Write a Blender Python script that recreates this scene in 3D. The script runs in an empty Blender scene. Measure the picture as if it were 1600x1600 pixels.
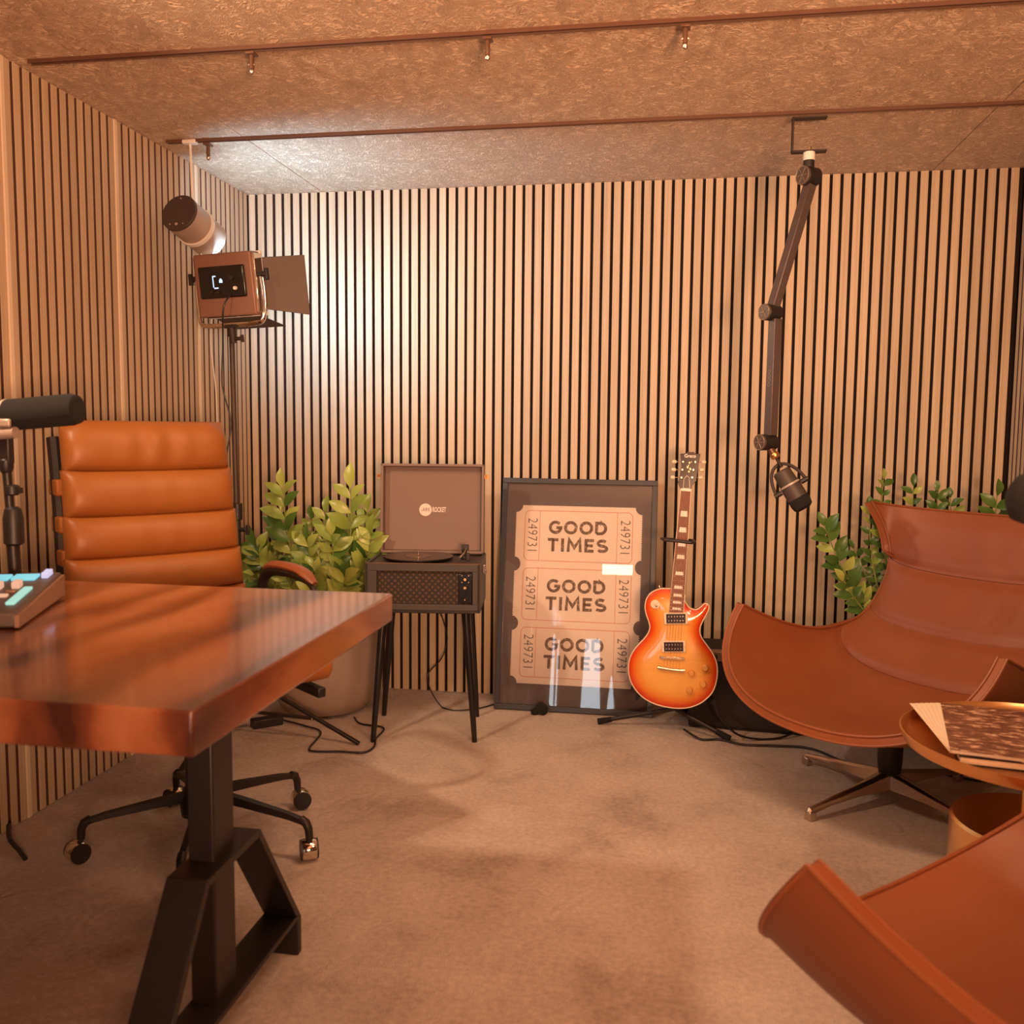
import bpy, bmesh, math, random
from mathutils import Vector, Matrix
from mathutils.geometry import delaunay_2d_cdt

scene = bpy.context.scene
C = scene.collection
PI = math.pi
rad = math.radians
rng = random.Random(7)

# ------------------------------------------------------------------ camera
D, XL, XR, H = 3.7922, -1.796, 1.293, 2.1284      # back wall, left wall, right wall, ceiling height
YB = -1.7                                         # rear wall behind the camera
yaw, pitch, roll, ch, fpx = 0.16556, 0.08861, 0.00907, 1.1308, 1433.73
fwd = Vector((-math.sin(yaw)*math.cos(pitch), math.cos(yaw)*math.cos(pitch), -math.sin(pitch)))
r0 = Vector((math.cos(yaw), math.sin(yaw), 0)); u0 = r0.cross(fwd)
rgt = r0*math.cos(roll)+u0*math.sin(roll); upv = -r0*math.sin(roll)+u0*math.cos(roll)
cam_data = bpy.data.cameras.new('camera'); cam = bpy.data.objects.new('camera', cam_data); C.objects.link(cam)
m = Matrix.Identity(4)
for i in range(3):
    m[i][0], m[i][1], m[i][2] = rgt[i], upv[i], -fwd[i]
m[2][3] = ch
cam.matrix_world = m
cam_data.sensor_width = 36; cam_data.lens = fpx*36/1600; cam_data.clip_start = .02
cam_data.dof.use_dof = True; cam_data.dof.focus_distance = 3.1; cam_data.dof.aperture_fstop = 4.0
scene.camera = cam

# ------------------------------------------------------------------ world, lights, exposure
vs = scene.view_settings
vs.view_transform = 'Standard'; vs.look = 'None'; vs.gamma = 1; vs.use_curve_mapping = False
vs.exposure = -0.3
w = bpy.data.worlds.new('world'); scene.world = w; w.use_nodes = True
w.node_tree.nodes['Background'].inputs[0].default_value = (1, .42, .2, 1)
w.node_tree.nodes['Background'].inputs[1].default_value = .05

def look(loc, to):
    return (Vector(to)-Vector(loc)).to_track_quat('-Z', 'Y').to_euler()
def area(name, loc, to, sx, sy, power, col, spread=180):
    l = bpy.data.lights.new(name, 'AREA'); l.shape = 'RECTANGLE'; l.size = sx; l.size_y = sy
    l.energy = power; l.color = col; l.spread = rad(spread)
    o = bpy.data.objects.new(name, l); C.objects.link(o); o.location = loc; o.rotation_euler = look(loc, to)
    return o
def spot(name, loc, to, power, col, size, blend, r=.04):
    l = bpy.data.lights.new(name, 'SPOT'); l.energy = power; l.color = col
    l.spot_size = rad(size); l.spot_blend = blend; l.shadow_soft_size = r
    o = bpy.data.objects.new(name, l); C.objects.link(o); o.location = loc; o.rotation_euler = look(loc, to)
    return o
PANEL = Vector((-1.525, 3.03, 1.625))             # centre of the studio light's back face
PDIR = Vector((.10, .98, .12)).normalized()
area('panel_light', PANEL+PDIR*.085, PANEL+PDIR*.085+Vector((.58, .82, .40)), .19, .19, 22, (.44, .72, 1.0), 180)
spot('left_ceiling_lamp', (-1.7, 1.35, 1.98), (.45, 3.35, .55), 105, (1, .70, .45), 92, .6, .05)
spot('right_ceiling_lamp', (.95, 1.15, 1.90), (-.6, 3.4, .95), 22, (1, .64, .40), 115, .7, .05)
spot('right_soft_fill', (.80, .80, 1.42), (.0, 3.7, 1.15), 52, (1, .68, .42), 66, .7, .16)  # added soft fill from the right, not a lamp of the room
spot('can_light', (-1.60, 3.20, 1.77), (.2, 3.7, 1.1), 12, (1, .84, .60), 130, .9, .05)
area('overhead_fill', (.0, 1.98, 2.11), (.1, 2.5, 0), 1.0, .25, 20, (1, .56, .32), 150)  # added out-of-view fill from above, brightens the floor and back wall
area('ceiling_bounce_fill', (.75, -1.15, 1.0), (-.1, 1.3, 2.12), .5, .5, 74, (1, .49, .26), 95)  # invented fill behind the camera, aimed up to brighten the ceiling
area('rear_strip_lamp', (-.33, YB+.08, 1.66), (-.33, 2, 1.3), .30, .10, 1.4, (1, .90, .78))

# ------------------------------------------------------------------ materials
def newmat(name):
    mt = bpy.data.materials.new(name); mt.use_nodes = True
    nt = mt.node_tree; b = nt.nodes['Principled BSDF']
    return mt, nt, b
def N(nt, t, **kw):
    n = nt.nodes.new(t)
    for k, v in kw.items():
        if k in n.inputs: n.inputs[k].default_value = v
        else: setattr(n, k, v)
    return n
def coords(nt, scale=(1, 1, 1), kind='Object', rot=(0, 0, 0)):
    tc = nt.nodes.new('ShaderNodeTexCoord'); mp = nt.nodes.new('ShaderNodeMapping')
    mp.inputs['Scale'].default_value = scale; mp.inputs['Rotation'].default_value = rot
    nt.links.new(tc.outputs[kind], mp.inputs[0]); return mp.outputs[0]
def ramp(nt, fac, stops):
    r = nt.nodes.new('ShaderNodeValToRGB'); e = r.color_ramp.elements
    while len(e) < len(stops): e.new(.5)
    for k, (p, c) in enumerate(stops):
        e[k].position = p; e[k].color = (*c, 1) if len(c) == 3 else c
    nt.links.new(fac, r.inputs[0]); return r.outputs[0]
def bump(nt, b, h, strength, dist=.002):
    n = nt.nodes.new('ShaderNodeBump'); n.inputs['Strength'].default_value = strength; n.inputs['Distance'].default_value = dist
    nt.links.new(h, n.inputs['Height']); nt.links.new(n.outputs[0], b.inputs['Normal'])
def mixc(nt, fac, a, b_, mode='MIX'):
    n = nt.nodes.new('ShaderNodeMix'); n.data_type = 'RGBA'; n.blend_type = mode
    for s, v in ((0, fac), (6, a), (7, b_)):
        if isinstance(v, (int, float)): n.inputs[s].default_value = v
        elif isinstance(v, tuple): n.inputs[s].default_value = (*v, 1)
        else: nt.links.new(v, n.inputs[s])
    return n.outputs[2]
def simple(name, col, rough=.5, metal=0, nscale=0, nstr=.2, var=0, coat=0, spec=.5):
    mt, nt, b = newmat(name)
    b.inputs['Base Color'].default_value = (*col, 1); b.inputs['Roughness'].default_value = rough
    b.inputs['Metallic'].default_value = metal; b.inputs['Coat Weight'].default_value = coat
    b.inputs['Specular IOR Level'].default_value = spec
    sc = nscale if nscale else 40
    no = N(nt, 'ShaderNodeTexNoise', Scale=sc, Detail=3.0); nt.links.new(coords(nt), no.inputs['Vector'])
    v = var if var else .06
    c = mixc(nt, no.outputs[0], tuple(x*(1-v) for x in col), tuple(min(1, x*(1+v)) for x in col))
    nt.links.new(c, b.inputs['Base Color'])
    if nscale: bump(nt, b, no.outputs[0], nstr)
    return mt
def emis(name, col, strength):
    mt, nt, b = newmat(name)
    b.inputs['Base Color'].default_value = (*[c*.3 for c in col], 1)
    b.inputs['Emission Color'].default_value = (*col, 1); b.inputs['Emission Strength'].default_value = strength
    return mt
M = {}
def slat_mat(name, a, b2, c):
    mt, nt, b = newmat(name)
    oi = nt.nodes.new('ShaderNodeObjectInfo')
    ad = nt.nodes.new('ShaderNodeVectorMath'); ad.operation = 'ADD'
    cb = nt.nodes.new('ShaderNodeCombineXYZ')
    mu = nt.nodes.new('ShaderNodeMath'); mu.operation = 'MULTIPLY'; mu.inputs[1].default_value = 37
    nt.links.new(oi.outputs['Random'], mu.inputs[0]); nt.links.new(mu.outputs[0], cb.inputs[2]); nt.links.new(mu.outputs[0], cb.inputs[0])
    co = coords(nt, (1, 1, 1)); nt.links.new(co, ad.inputs[0]); nt.links.new(cb.outputs[0], ad.inputs[1])
    mp = nt.nodes.new('ShaderNodeMapping'); mp.inputs['Scale'].default_value = (220, 220, 2.2); nt.links.new(ad.outputs[0], mp.inputs[0])
    n1 = N(nt, 'ShaderNodeTexNoise', Scale=1.0, Detail=4.0, Roughness=.6); nt.links.new(mp.outputs[0], n1.inputs['Vector'])
    col = ramp(nt, n1.outputs[0], [(.25, a), (.5, b2), (.8, c)])
    va = ramp(nt, oi.outputs['Random'], [(0, (.90, .90, .90)), (1, (1.06, 1.06, 1.06))])
    nt.links.new(mixc(nt, 1.0, col, va, 'MULTIPLY'), b.inputs['Base Color'])
    b.inputs['Roughness'].default_value = .55
    bump(nt, b, n1.outputs[0], .15, .001)
    return mt
M['slat'] = slat_mat('oak_slat', (.46, .335, .21), (.57, .435, .29), (.66, .53, .375))
M['slatside'] = simple('slat_core_dark', (.11, .05, .03), .7)
M['strip'] = simple('pale_trim', (.80, .68, .52), .45)
M['felt'] = simple('acoustic_felt', (.018, .008, .005), .95, nscale=400, nstr=.4)

mt, nt, b = newmat('wood_wool_ceiling'); M['ceiling'] = mt
co = coords(nt)
nd = N(nt, 'ShaderNodeTexNoise', Scale=9.0, Detail=2.0); nt.links.new(co, nd.inputs['Vector'])
vm = nt.nodes.new('ShaderNodeVectorMath'); vm.operation = 'MULTIPLY_ADD'; vm.inputs[1].default_value = (.30, .30, .30)
nt.links.new(nd.outputs['Color'], vm.inputs[0]); nt.links.new(co, vm.inputs[2])
lines = None
for sc_, rot_ in (((8, 52, 16), .5), ((50, 10, 16), .35), ((34, 28, 16), 1.2), ((10, 64, 16), -.7), ((72, 26, 16), .2)):
    mp = nt.nodes.new('ShaderNodeMapping'); mp.inputs['Scale'].default_value = sc_; mp.inputs['Rotation'].default_value = (0, 0, rot_)
    nt.links.new(vm.outputs[0], mp.inputs[0])
    vo = nt.nodes.new('ShaderNodeTexVoronoi'); vo.feature = 'DISTANCE_TO_EDGE'; vo.inputs['Scale'].default_value = 1.0
    nt.links.new(mp.outputs[0], vo.inputs['Vector'])
    r_ = ramp(nt, vo.outputs['Distance'], [(0, (1, 1, 1)), (.05, (0, 0, 0))])
    lines = r_ if lines is None else mixc(nt, 1.0, lines, r_, 'LIGHTEN')
nb = N(nt, 'ShaderNodeTexNoise', Scale=2.2, Detail=3.0); nt.links.new(co, nb.inputs['Vector'])
nf = N(nt, 'ShaderNodeTexNoise', Scale=120.0, Detail=2.0); nt.links.new(co, nf.inputs['Vector'])
base = mixc(nt, nb.outputs[0], (.46, .28, .17), (.64, .42, .27))
base = mixc(nt, nf.outputs[0], base, (.66, .46, .31))
nt.links.new(mixc(nt, mixc(nt, 1.0, lines, (.9, .9, .9), 'MULTIPLY'), base, (.95, .77, .58)), b.inputs['Base Color'])
b.inputs['Roughness'].default_value = .9
bump(nt, b, lines, .8, .004)

mt, nt, b = newmat('beige_carpet'); M['carpet'] = mt
co = coords(nt)
n1 = N(nt, 'ShaderNodeTexNoise', Scale=3.2, Detail=4.0, Roughness=.62); nt.links.new(co, n1.inputs['Vector'])
n2 = N(nt, 'ShaderNodeTexNoise', Scale=260.0, Detail=2.0); nt.links.new(co, n2.inputs['Vector'])
n3 = N(nt, 'ShaderNodeTexNoise', Scale=70.0, Detail=3.0); nt.links.new(co, n3.inputs['Vector'])
wv = N(nt, 'ShaderNodeTexWave', Scale=3.2, Distortion=26.0, Detail=2.0); wv.inputs['Detail Scale'].default_value = 1.1
nt.links.new(co, wv.inputs['Vector'])
col = ramp(nt, n1.outputs[0], [(.34, (.33, .235, .185)), (.46, (.50, .385, .315)), (.64, (.60, .48, .40))])
col = mixc(nt, .30, col, ramp(nt, n3.outputs[0], [(.3, (.28, .20, .15)), (.7, (.76, .62, .51))]))
nt.links.new(col, b.inputs['Base Color']); b.inputs['Roughness'].default_value = .95
b.inputs['Sheen Weight'].default_value = .25; b.inputs['Sheen Roughness'].default_value = .5
hh = mixc(nt, .35, n2.outputs[0], n3.outputs[0]); hh = mixc(nt, .22, hh, wv.outputs['Color'])
bump(nt, b, hh, .9, .009)

def leather(name, a, b2, rough=.42):
    mt, nt, b = newmat(name)
    co = coords(nt)
    n1 = N(nt, 'ShaderNodeTexNoise', Scale=5.0, Detail=3.0); nt.links.new(co, n1.inputs['Vector'])
    vo = N(nt, 'ShaderNodeTexVoronoi', Scale=420.0); nt.links.new(co, vo.inputs['Vector'])
    nt.links.new(mixc(nt, n1.outputs[0], a, b2), b.inputs['Base Color'])
    b.inputs['Roughness'].default_value = rough
    b.inputs['Specular IOR Level'].default_value = .45
    n5 = N(nt, 'ShaderNodeTexNoise', Scale=16.0, Detail=2.0); nt.links.new(co, n5.inputs['Vector'])
    bump(nt, b, mixc(nt, .12, n5.outputs[0], vo.outputs['Distance']), .22, .004)
    return mt
M['leather'] = leather('cognac_leather', (.235, .068, .024), (.31, .096, .035))
M['leather_tan'] = leather('tan_leather', (.27, .088, .018), (.34, .118, .025), .42)
M['seam'] = simple('dark_stitching', (.12, .03, .01), .8)

def wood(name, sc, cols, rough=.25, coat=.3, dist=6.0, scale=2.0, wmix=.55):
    mt, nt, b = newmat(name)
    co = coords(nt, sc)
    wv = N(nt, 'ShaderNodeTexWave', Scale=scale, Distortion=dist, Detail=3.0); wv.inputs['Detail Scale'].default_value = 1.3
    nt.links.new(co, wv.inputs['Vector'])
    n1 = N(nt, 'ShaderNodeTexNoise', Scale=2.0, Detail=5.0, Roughness=.6); nt.links.new(co, n1.inputs['Vector'])
    f = mixc(nt, wmix, wv.outputs['Color'], n1.outputs[0])
    nt.links.new(ramp(nt, f, cols), b.inputs['Base Color'])
    b.inputs['Roughness'].default_value = rough; b.inputs['Coat Weight'].default_value = coat; b.inputs['Coat Roughness'].default_value = .12
    return mt
M['desk'] = wood('slab_wood', (2.3, .75, 2.0), [(.30, (.045, .011, .005)), (.42, (.15, .042, .015)), (.52, (.28, .095, .038)), (.70, (.40, .17, .078))], .26, 1.0, 10, .8, .76)
M['steel'] = simple('black_powder_steel', (.022, .016, .014), .42, .2, 300, .15)
M['black'] = simple('black_plastic', (.018, .014, .013), .45)
M['blackgloss'] = simple('black_gloss', (.012, .010, .010), .18)
M['chrome'] = simple('chrome', (.82, .74, .66), .12, 1)
M['alu'] = simple('brushed_aluminium', (.62, .52, .44), .28, 1)
M['copper'] = simple('satin_copper', (.86, .46, .20), .3, 1)
M['brass'] = simple('satin_gold', (.88, .55, .25), .28, 1)
M['rail'] = simple('bronze_rail', (.17, .085, .05), .4, .4)
M['rail_lit'] = simple('rail_lip_bronze', (.16, .08, .05), .35, .3)
M['raildark'] = simple('rail_channel_dark', (.03, .014, .01), .6)
M['lampgrey'] = simple('lamp_grey_shell', (.46, .36, .30), .38, .3)
M['lampdark'] = simple('lamp_dark_cap', (.060, .045, .040), .5)
M['ledshell'] = simple('panel_brown_shell', (.25, .13, .09), .45, .2)
M['barn'] = simple('barn_door_metal', (.075, .05, .04), .5, .4)
M['vinylgrey'] = simple('charcoal_leatherette', (.055, .047, .045), .55, 0, 500, .3)
M['lidlining'] = simple('lid_lining', (.24, .165, .135), .7, 0, 300, .15)
M['white'] = simple('white_print', (.85, .80, .76), .6)
M['whitep'] = simple('white_plastic', (.80, .78, .74), .35)
M['mount'] = simple('poster_mount', (.135, .105, .105), .6)
M['frame'] = simple('poster_frame', (.045, .045, .052), .35)
M['paper'] = simple('ticket_paper', (.82, .69, .60), .7)
M['paper2'] = simple('ticket_panel', (.70, .54, .43), .7)
M['redline'] = simple('ticket_red_line', (.66, .22, .15), .7)
mt, nt, b = newmat('stamp_print'); M['stamp'] = mt
n1 = N(nt, 'ShaderNodeTexNoise', Scale=120.0, Detail=3.0); nt.links.new(coords(nt), n1.inputs['Vector'])
nt.links.new(ramp(nt, n1.outputs[0], [(.34, (.42, .31, .24)), (.46, (.17, .11, .08)), (.8, (.13, .085, .065))]), b.inputs['Base Color']); b.inputs['Roughness'].default_value = .7
M['ink'] = simple('thin_ink', (.11, .075, .06), .7)
mt, nt, b = newmat('glass'); M['glass'] = mt
nt.nodes.remove(b); out = nt.nodes['Material Output']
tr = nt.nodes.new('ShaderNodeBsdfTransparent'); gl = nt.nodes.new('ShaderNodeBsdfGlossy'); gl.inputs['Roughness'].default_value = .01
fr = nt.nodes.new('ShaderNodeFresnel'); fr.inputs[0].default_value = 1.55
mx = nt.nodes.new('ShaderNodeMixShader'); nt.links.new(fr.outputs[0], mx.inputs[0]); nt.links.new(tr.outputs[0], mx.inputs[1]); nt.links.new(gl.outputs[0], mx.inputs[2]); nt.links.new(mx.outputs[0], out.inputs[0])
M['pot'] = simple('stone_planter', (.34, .25, .20), .75, 0, 90, .25, .12)
M['soil'] = simple('soil', (.05, .03, .02), .95, 0, 80, .8, .3)
def leafmat(name, a, b2):
    mt, nt, b = newmat(name); oi = nt.nodes.new('ShaderNodeObjectInfo')
    n1 = N(nt, 'ShaderNodeTexNoise', Scale=14.0, Detail=2.0); nt.links.new(coords(nt), n1.inputs['Vector'])
    c = mixc(nt, oi.outputs['Random'], a, b2)
    nt.links.new(mixc(nt, n1.outputs[0], c, tuple((x+y)/2 for x, y in zip(a, b2))), b.inputs['Base Color'])
    b.inputs['Roughness'].default_value = .32; b.inputs['Transmission Weight'].default_value = 0
    b.inputs['Subsurface Weight'].default_value = 0
    return mt
M['leaf'] = leafmat('leaf_green', (.12, .24, .03), (.50, .56, .14))
M['leaf_dark'] = leafmat('leaf_dark_green', (.035, .10, .02), (.11, .21, .035))
M['stem'] = simple('plant_stem', (.24, .28, .07), .5)
M['binding'] = simple('cream_binding', (.82, .66, .48), .4)
mt, nt, b = newmat('sunburst_top'); M['burst'] = mt
at = nt.nodes.new('ShaderNodeAttribute'); at.attribute_name = 'edge_distance'
mp_ = coords(nt, (3, 3, 160)); n1 = N(nt, 'ShaderNodeTexNoise', Scale=1.0, Detail=3.0); nt.links.new(mp_, n1.inputs['Vector'])
cb = ramp(nt, at.outputs['Fac'], [(0, (.55, .035, .008)), (.16, (.78, .085, .012)), (.38, (.86, .24, .025)), (.75, (.90, .43, .075)), (1, (.91, .47, .10))])
nt.links.new(mixc(nt, n1.outputs[0], cb, mixc(nt, 1.0, cb, (.86, .80, .76), 'MULTIPLY')), b.inputs['Base Color'])
b.inputs['Roughness'].default_value = .22; b.inputs['Coat Weight'].default_value = .8; b.inputs['Coat Roughness'].default_value = .05
M['guitarside'] = simple('cherry_mahogany', (.40, .05, .02), .25, 0, 0, 0, 0, .6)
M['rosewood'] = simple('rosewood', (.24, .085, .045), .5, 0, 120, .15, .2)
M['headstock'] = simple('black_headstock', (.035, .018, .014), .2)
M['pearl'] = simple('pearl_inlay', (.82, .76, .68), .3)
M['nickel'] = simple('nickel', (.80, .68, .55), .2, 1)
M['amberknob'] = simple('amber_knob', (.75, .34, .08), .2, 0, 0, 0, 0, .5)
M['tolex'] = simple('black_tolex', (.014, .011, .010), .7, 0, 450, .5)
M['grille'] = simple('grille_cloth', (.020, .014, .011), .85, 0, 600, .6)
M['amppanel'] = simple('amp_panel', (.22, .145, .10), .4, .3)
mt, nt, b = newmat('speaker_weave'); M['weave'] = mt
co = coords(nt, (1, 1, 1))
wa = N(nt, 'ShaderNodeTexWave', Scale=28.0, Distortion=1.5); wa.bands_direction = 'DIAGONAL'; nt.links.new(co, wa.inputs['Vector'])
mpb = coords(nt, (-1, 1, 1)); wb = N(nt, 'ShaderNodeTexWave', Scale=28.0, Distortion=1.5); wb.bands_direction = 'DIAGONAL'; nt.links.new(mpb, wb.inputs['Vector'])
f = mixc(nt, 1.0, wa.outputs['Color'], wb.outputs['Color'], 'MULTIPLY')
nt.links.new(ramp(nt, f, [(.1, (.022, .014, .010)), (.8, (.095, .050, .028))]), b.inputs['Base Color']); b.inputs['Roughness'].default_value = .75
M['micdark'] = simple('mic_dark_grey', (.075, .058, .048), .5, .2)
M['foam'] = simple('black_foam', (.010, .009, .009), .95, 0, 700, .6)
M['ringgrey'] = simple('light_ring', (.50, .42, .36), .4, .2)
M['armlit'] = simple('boom_arm_black', (.11, .080, .075), .34, .3)
M['knobface'] = simple('knob_face', (.30, .22, .14), .4, .5)
M['screenblue'] = emis('screen_blue', (.45, .62, 1.0), 2.2)
M['padcyan'] = emis('pad_cyan', (.25, .80, .95), .9)
M['padteal'] = emis('pad_mint', (.45, .95, .85), .8)
M['padblue'] = emis('pad_blue', (.30, .50, 1.0), .8)
M['padwarm'] = emis('pad_peach', (1.0, .60, .40), .7)
M['padlilac'] = emis('pad_lilac', (.65, .68, 1.0), .9)
M['diffuser'] = emis('panel_diffuser', (1, .88, .74), 6)
M['mixer'] = simple('mixer_grey', (.10, .075, .065), .5)
M['mixerside'] = simple('mixer_bronze_side', (.34, .20, .13), .4, .4)
mt, nt, b = newmat('magazine_cover'); M['magazine'] = mt
n1 = N(nt, 'ShaderNodeTexNoise', Scale=30.0, Detail=5.0, Roughness=.7); nt.links.new(coords(nt, (1, 2.4, 1), rot=(0, 0, .5)), n1.inputs['Vector'])
nt.links.new(ramp(nt, n1.outputs[0], [(.42, (.12, .05, .03)), (.54, (.22, .10, .06)), (.60, (.60, .38, .25)), (.75, (.78, .58, .42))]), b.inputs['Base Color']); b.inputs['Roughness'].default_value = .3
M['pages'] = simple('page_edges', (.80, .66, .50), .7)
M['curtain'] = simple('white_curtain', (.80, .78, .74), .8)
M['daylight'] = emis('daylight_pane', (.80, .92, 1.0), 7)
M['logo'] = simple('logo_white', (.80, .70, .66), .6)
M['gold_ink'] = simple('gold_ink', (.80, .62, .35), .35, .4)

# ------------------------------------------------------------------ mesh helpers
class MB:
    def __init__(s): s.v = []; s.f = []
    def add(s, vs, fs, mat=None):
        o = len(s.v)
        s.v += [tuple(mat @ Vector(p)) if mat else tuple(p) for p in vs]
        s.f += [tuple(i+o for i in f) for f in fs]
        return s
    def box(s, c, d, mat=None):
        x, y, z = d[0]/2, d[1]/2, d[2]/2
        vs = [(c[0]+a*x, c[1]+b_*y, c[2]+e*z) for a in (-1, 1) for b_ in (-1, 1) for e in (-1, 1)]
        return s.add(vs, [(0, 1, 3, 2), (4, 6, 7, 5), (0, 4, 5, 1), (2, 3, 7, 6), (0, 2, 6, 4), (1, 5, 7, 3)], mat)
    def tube(s, pts, r, n=10, caps=True, flat=1.0, mat=None):
        pts = [Vector(p) for p in pts]; k = len(pts)
        rs = r if isinstance(r, (list, tuple)) else [r]*k
        up = Vector((0, 0, 1)); vs = []; prev = None
        for i, p in enumerate(pts):
            t = (pts[min(i+1, k-1)]-pts[max(i-1, 0)]).normalized()
            if prev is None:
                a = t.orthogonal().normalized() if abs(t.z) > .95 else t.cross(up).normalized()
            else:
                a = (prev-t*prev.dot(t)).normalized()
            prev = a; bb = t.cross(a)
            for j in range(n):
                an = 2*PI*j/n
                vs.append(p+a*math.cos(an)*rs[i]+bb*math.sin(an)*rs[i]*flat)
        fs = [(i*n+j, i*n+(j+1) % n, (i+1)*n+(j+1) % n, (i+1)*n+j) for i in range(k-1) for j in range(n)]
        if caps: fs += [tuple(range(n))[::-1], tuple((k-1)*n+j for j in range(n))]
        return s.add(vs, fs, mat)
    def cyl(s, p0, p1, r0, r1=None, n=20, mat=None):
        return s.tube([p0, p1], [r0, r0 if r1 is None else r1], n, mat=mat)
    def lathe(s, prof, n=32, mat=None):
        vs = [(r*math.cos(2*PI*j/n), r*math.sin(2*PI*j/n), z) for r, z in prof for j in range(n)]
        k = len(prof)
        fs = [(i*n+j, i*n+(j+1) % n, (i+1)*n+(j+1) % n, (i+1)*n+j) for i in range(k-1) for j in range(n)]
        if prof[0][0] > 1e-5: fs.append(tuple(range(n))[::-1])
        if prof[-1][0] > 1e-5: fs.append(tuple((k-1)*n+j for j in range(n)))
        return s.add(vs, fs, mat)
    def prism(s, poly, y0, y1, mat=None):           # poly in x,z ; extruded along y
        n = len(poly)
        vs = [(x, y0, z) for x, z in poly]+[(x, y1, z) for x, z in poly]
        fs = [tuple(range(n)), tuple(range(n, 2*n))[::-1]]+[(i, i+n, (i+1) % n+n, (i+1) % n) for i in range(n)]
        return s.add(vs, fs, mat)
    def grid(s, fn, nu, nv, closeu=False, mat=None):
        vs = [fn(i/(nu if closeu else nu-1), j/(nv-1)) for j in range(nv) for i in range(nu)]
        fs = [(j*nu+i, j*nu+(i+1) % nu, (j+1)*nu+(i+1) % nu, (j+1)*nu+i) for j in range(nv-1) for i in range(nu if closeu else nu-1)]
        return s.add(vs, fs, mat)
    def build(s, name, mat, parent=None, smooth=True, bevel=0, seg=2, angle=38, loc=None, rot=None):
        me = bpy.data.meshes.new(name); me.from_pydata(s.v, [], s.f); me.validate()
        bm = bmesh.new(); bm.from_mesh(me); bmesh.ops.recalc_face_normals(bm, faces=bm.faces); bm.to_mesh(me); bm.free()
        if smooth:
            me.shade_smooth(); me.set_sharp_from_angle(angle=rad(angle))
        me.materials.append(mat if not isinstance(mat, str) else M[mat])
        o = bpy.data.objects.new(name, me); C.objects.link(o)
        if parent: o.parent = parent
        if loc: o.location = loc
        if rot: o.rotation_euler = rot
        if bevel:
            bv = o.modifiers.new('bevel', 'BEVEL'); bv.width = bevel; bv.segments = seg; bv.limit_method = 'ANGLE'; bv.angle_limit = rad(40)
            bv.harden_normals = False
        return o
def rbox(name, c, d, mat, parent=None, bevel=.003, seg=2, m4=None, **kw):
    return MB().box(c, d, m4).build(name, mat, parent, bevel=bevel, seg=seg, **kw)
def thing(name, label, cat, loc=(0, 0, 0), rz=0, group=None, rot=None):
    o = bpy.data.objects.new(name, None); C.objects.link(o); o.empty_display_size = .1
    o.location = loc; o.rotation_euler = rot if rot else (0, 0, rz)
    o['label'] = label; o['category'] = cat
    if group: o['group'] = group
    return o
def tag(o, label, cat, group=None):
    o['label'] = label; o['category'] = cat
    if group: o['group'] = group
    return o
def inst(src, parent, loc=(0, 0, 0), rot=None, scale=None, mat4=None, name=None):
    o = src.copy(); C.objects.link(o)
    if parent: o.parent = parent
    if mat4 is not None: o.matrix_local = mat4
    else:
        o.location = loc
        if rot: o.rotation_euler = rot
        if scale: o.scale = scale
    if name: o.name = name
    return o
def cr(pts, t):                                     # Catmull-Rom through pts, t in 0..len-1
    n = len(pts); i = min(int(t), n-2); f = t-i
    p = [Vector(pts[max(0, min(n-1, i+k))]) for k in (-1, 0, 1, 2)]
    return .5*((2*p[1])+(-p[0]+p[2])*f+(2*p[0]-5*p[1]+4*p[2]-p[3])*f*f+(-p[0]+3*p[1]-3*p[2]+p[3])*f**3)
def smoothpath(pts, k=6):
    n = len(pts); return [cr(pts, i/k) for i in range((n-1)*k+1)]
def text_mesh(name, txt, size, mat, parent, m4, bold=0, sx=1.0, depth=.0006, align='CENTER', spacing=1.0):
    cu = bpy.data.curves.new(name, 'FONT'); cu.body = txt; cu.size = size; cu.offset = bold; cu.extrude = depth
    cu.align_x = align; cu.align_y = 'CENTER'; cu.space_character = spacing; cu.resolution_u = 4
    tmp = bpy.data.objects.new('tmp', cu); C.objects.link(tmp)
    dg = bpy.context.evaluated_depsgraph_get(); me = bpy.data.meshes.new_from_object(tmp.evaluated_get(dg))
    bpy.data.objects.remove(tmp); me.transform(Matrix.Scale(sx, 4, (1, 0, 0)))
    me.name = name; me.materials.clear(); me.materials.append(M[mat])
    o = bpy.data.objects.new(name, me); C.objects.link(o); o.parent = parent; o.matrix_local = m4
    return o
TXT = Matrix.Rotation(PI/2, 4, 'X')                 # text in the x-z plane facing -y

# ================================================================== SETTING
def structure(o): o['kind'] = 'structure'; return o
floor = structure(MB().box(((XL+XR)/2, (YB+D)/2+.0, -.03), (XR-XL+.16, D-YB+.16, .06)).build('floor', 'carpet', smooth=False))
ceil = structure(MB().box(((XL+XR)/2, (YB+D)/2, H+.05), (XR-XL+.16, D-YB+.16, .06)).build('ceiling', 'raildark', smooth=False))
xs = [XL-.02, -1.4615, .974, XR+.02]; ys = [D+.02, 3.060, 2.357, 1.65, .95, .25, -.45, -1.1, YB-.02]
for i in range(3):
    for j in range(len(ys)-1):
        a, b_ = xs[i], xs[i+1]; y1, y0 = ys[j], ys[j+1]
        MB().box(((a+b_)/2, (y0+y1)/2, H+.011), (b_-a-.003, y1-y0-.003, .022)).build('ceiling_panel', 'ceiling', ceil, smooth=False, bevel=.0012, seg=1)
GAP = .0113; SW = .04-GAP
slat_h = H
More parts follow.
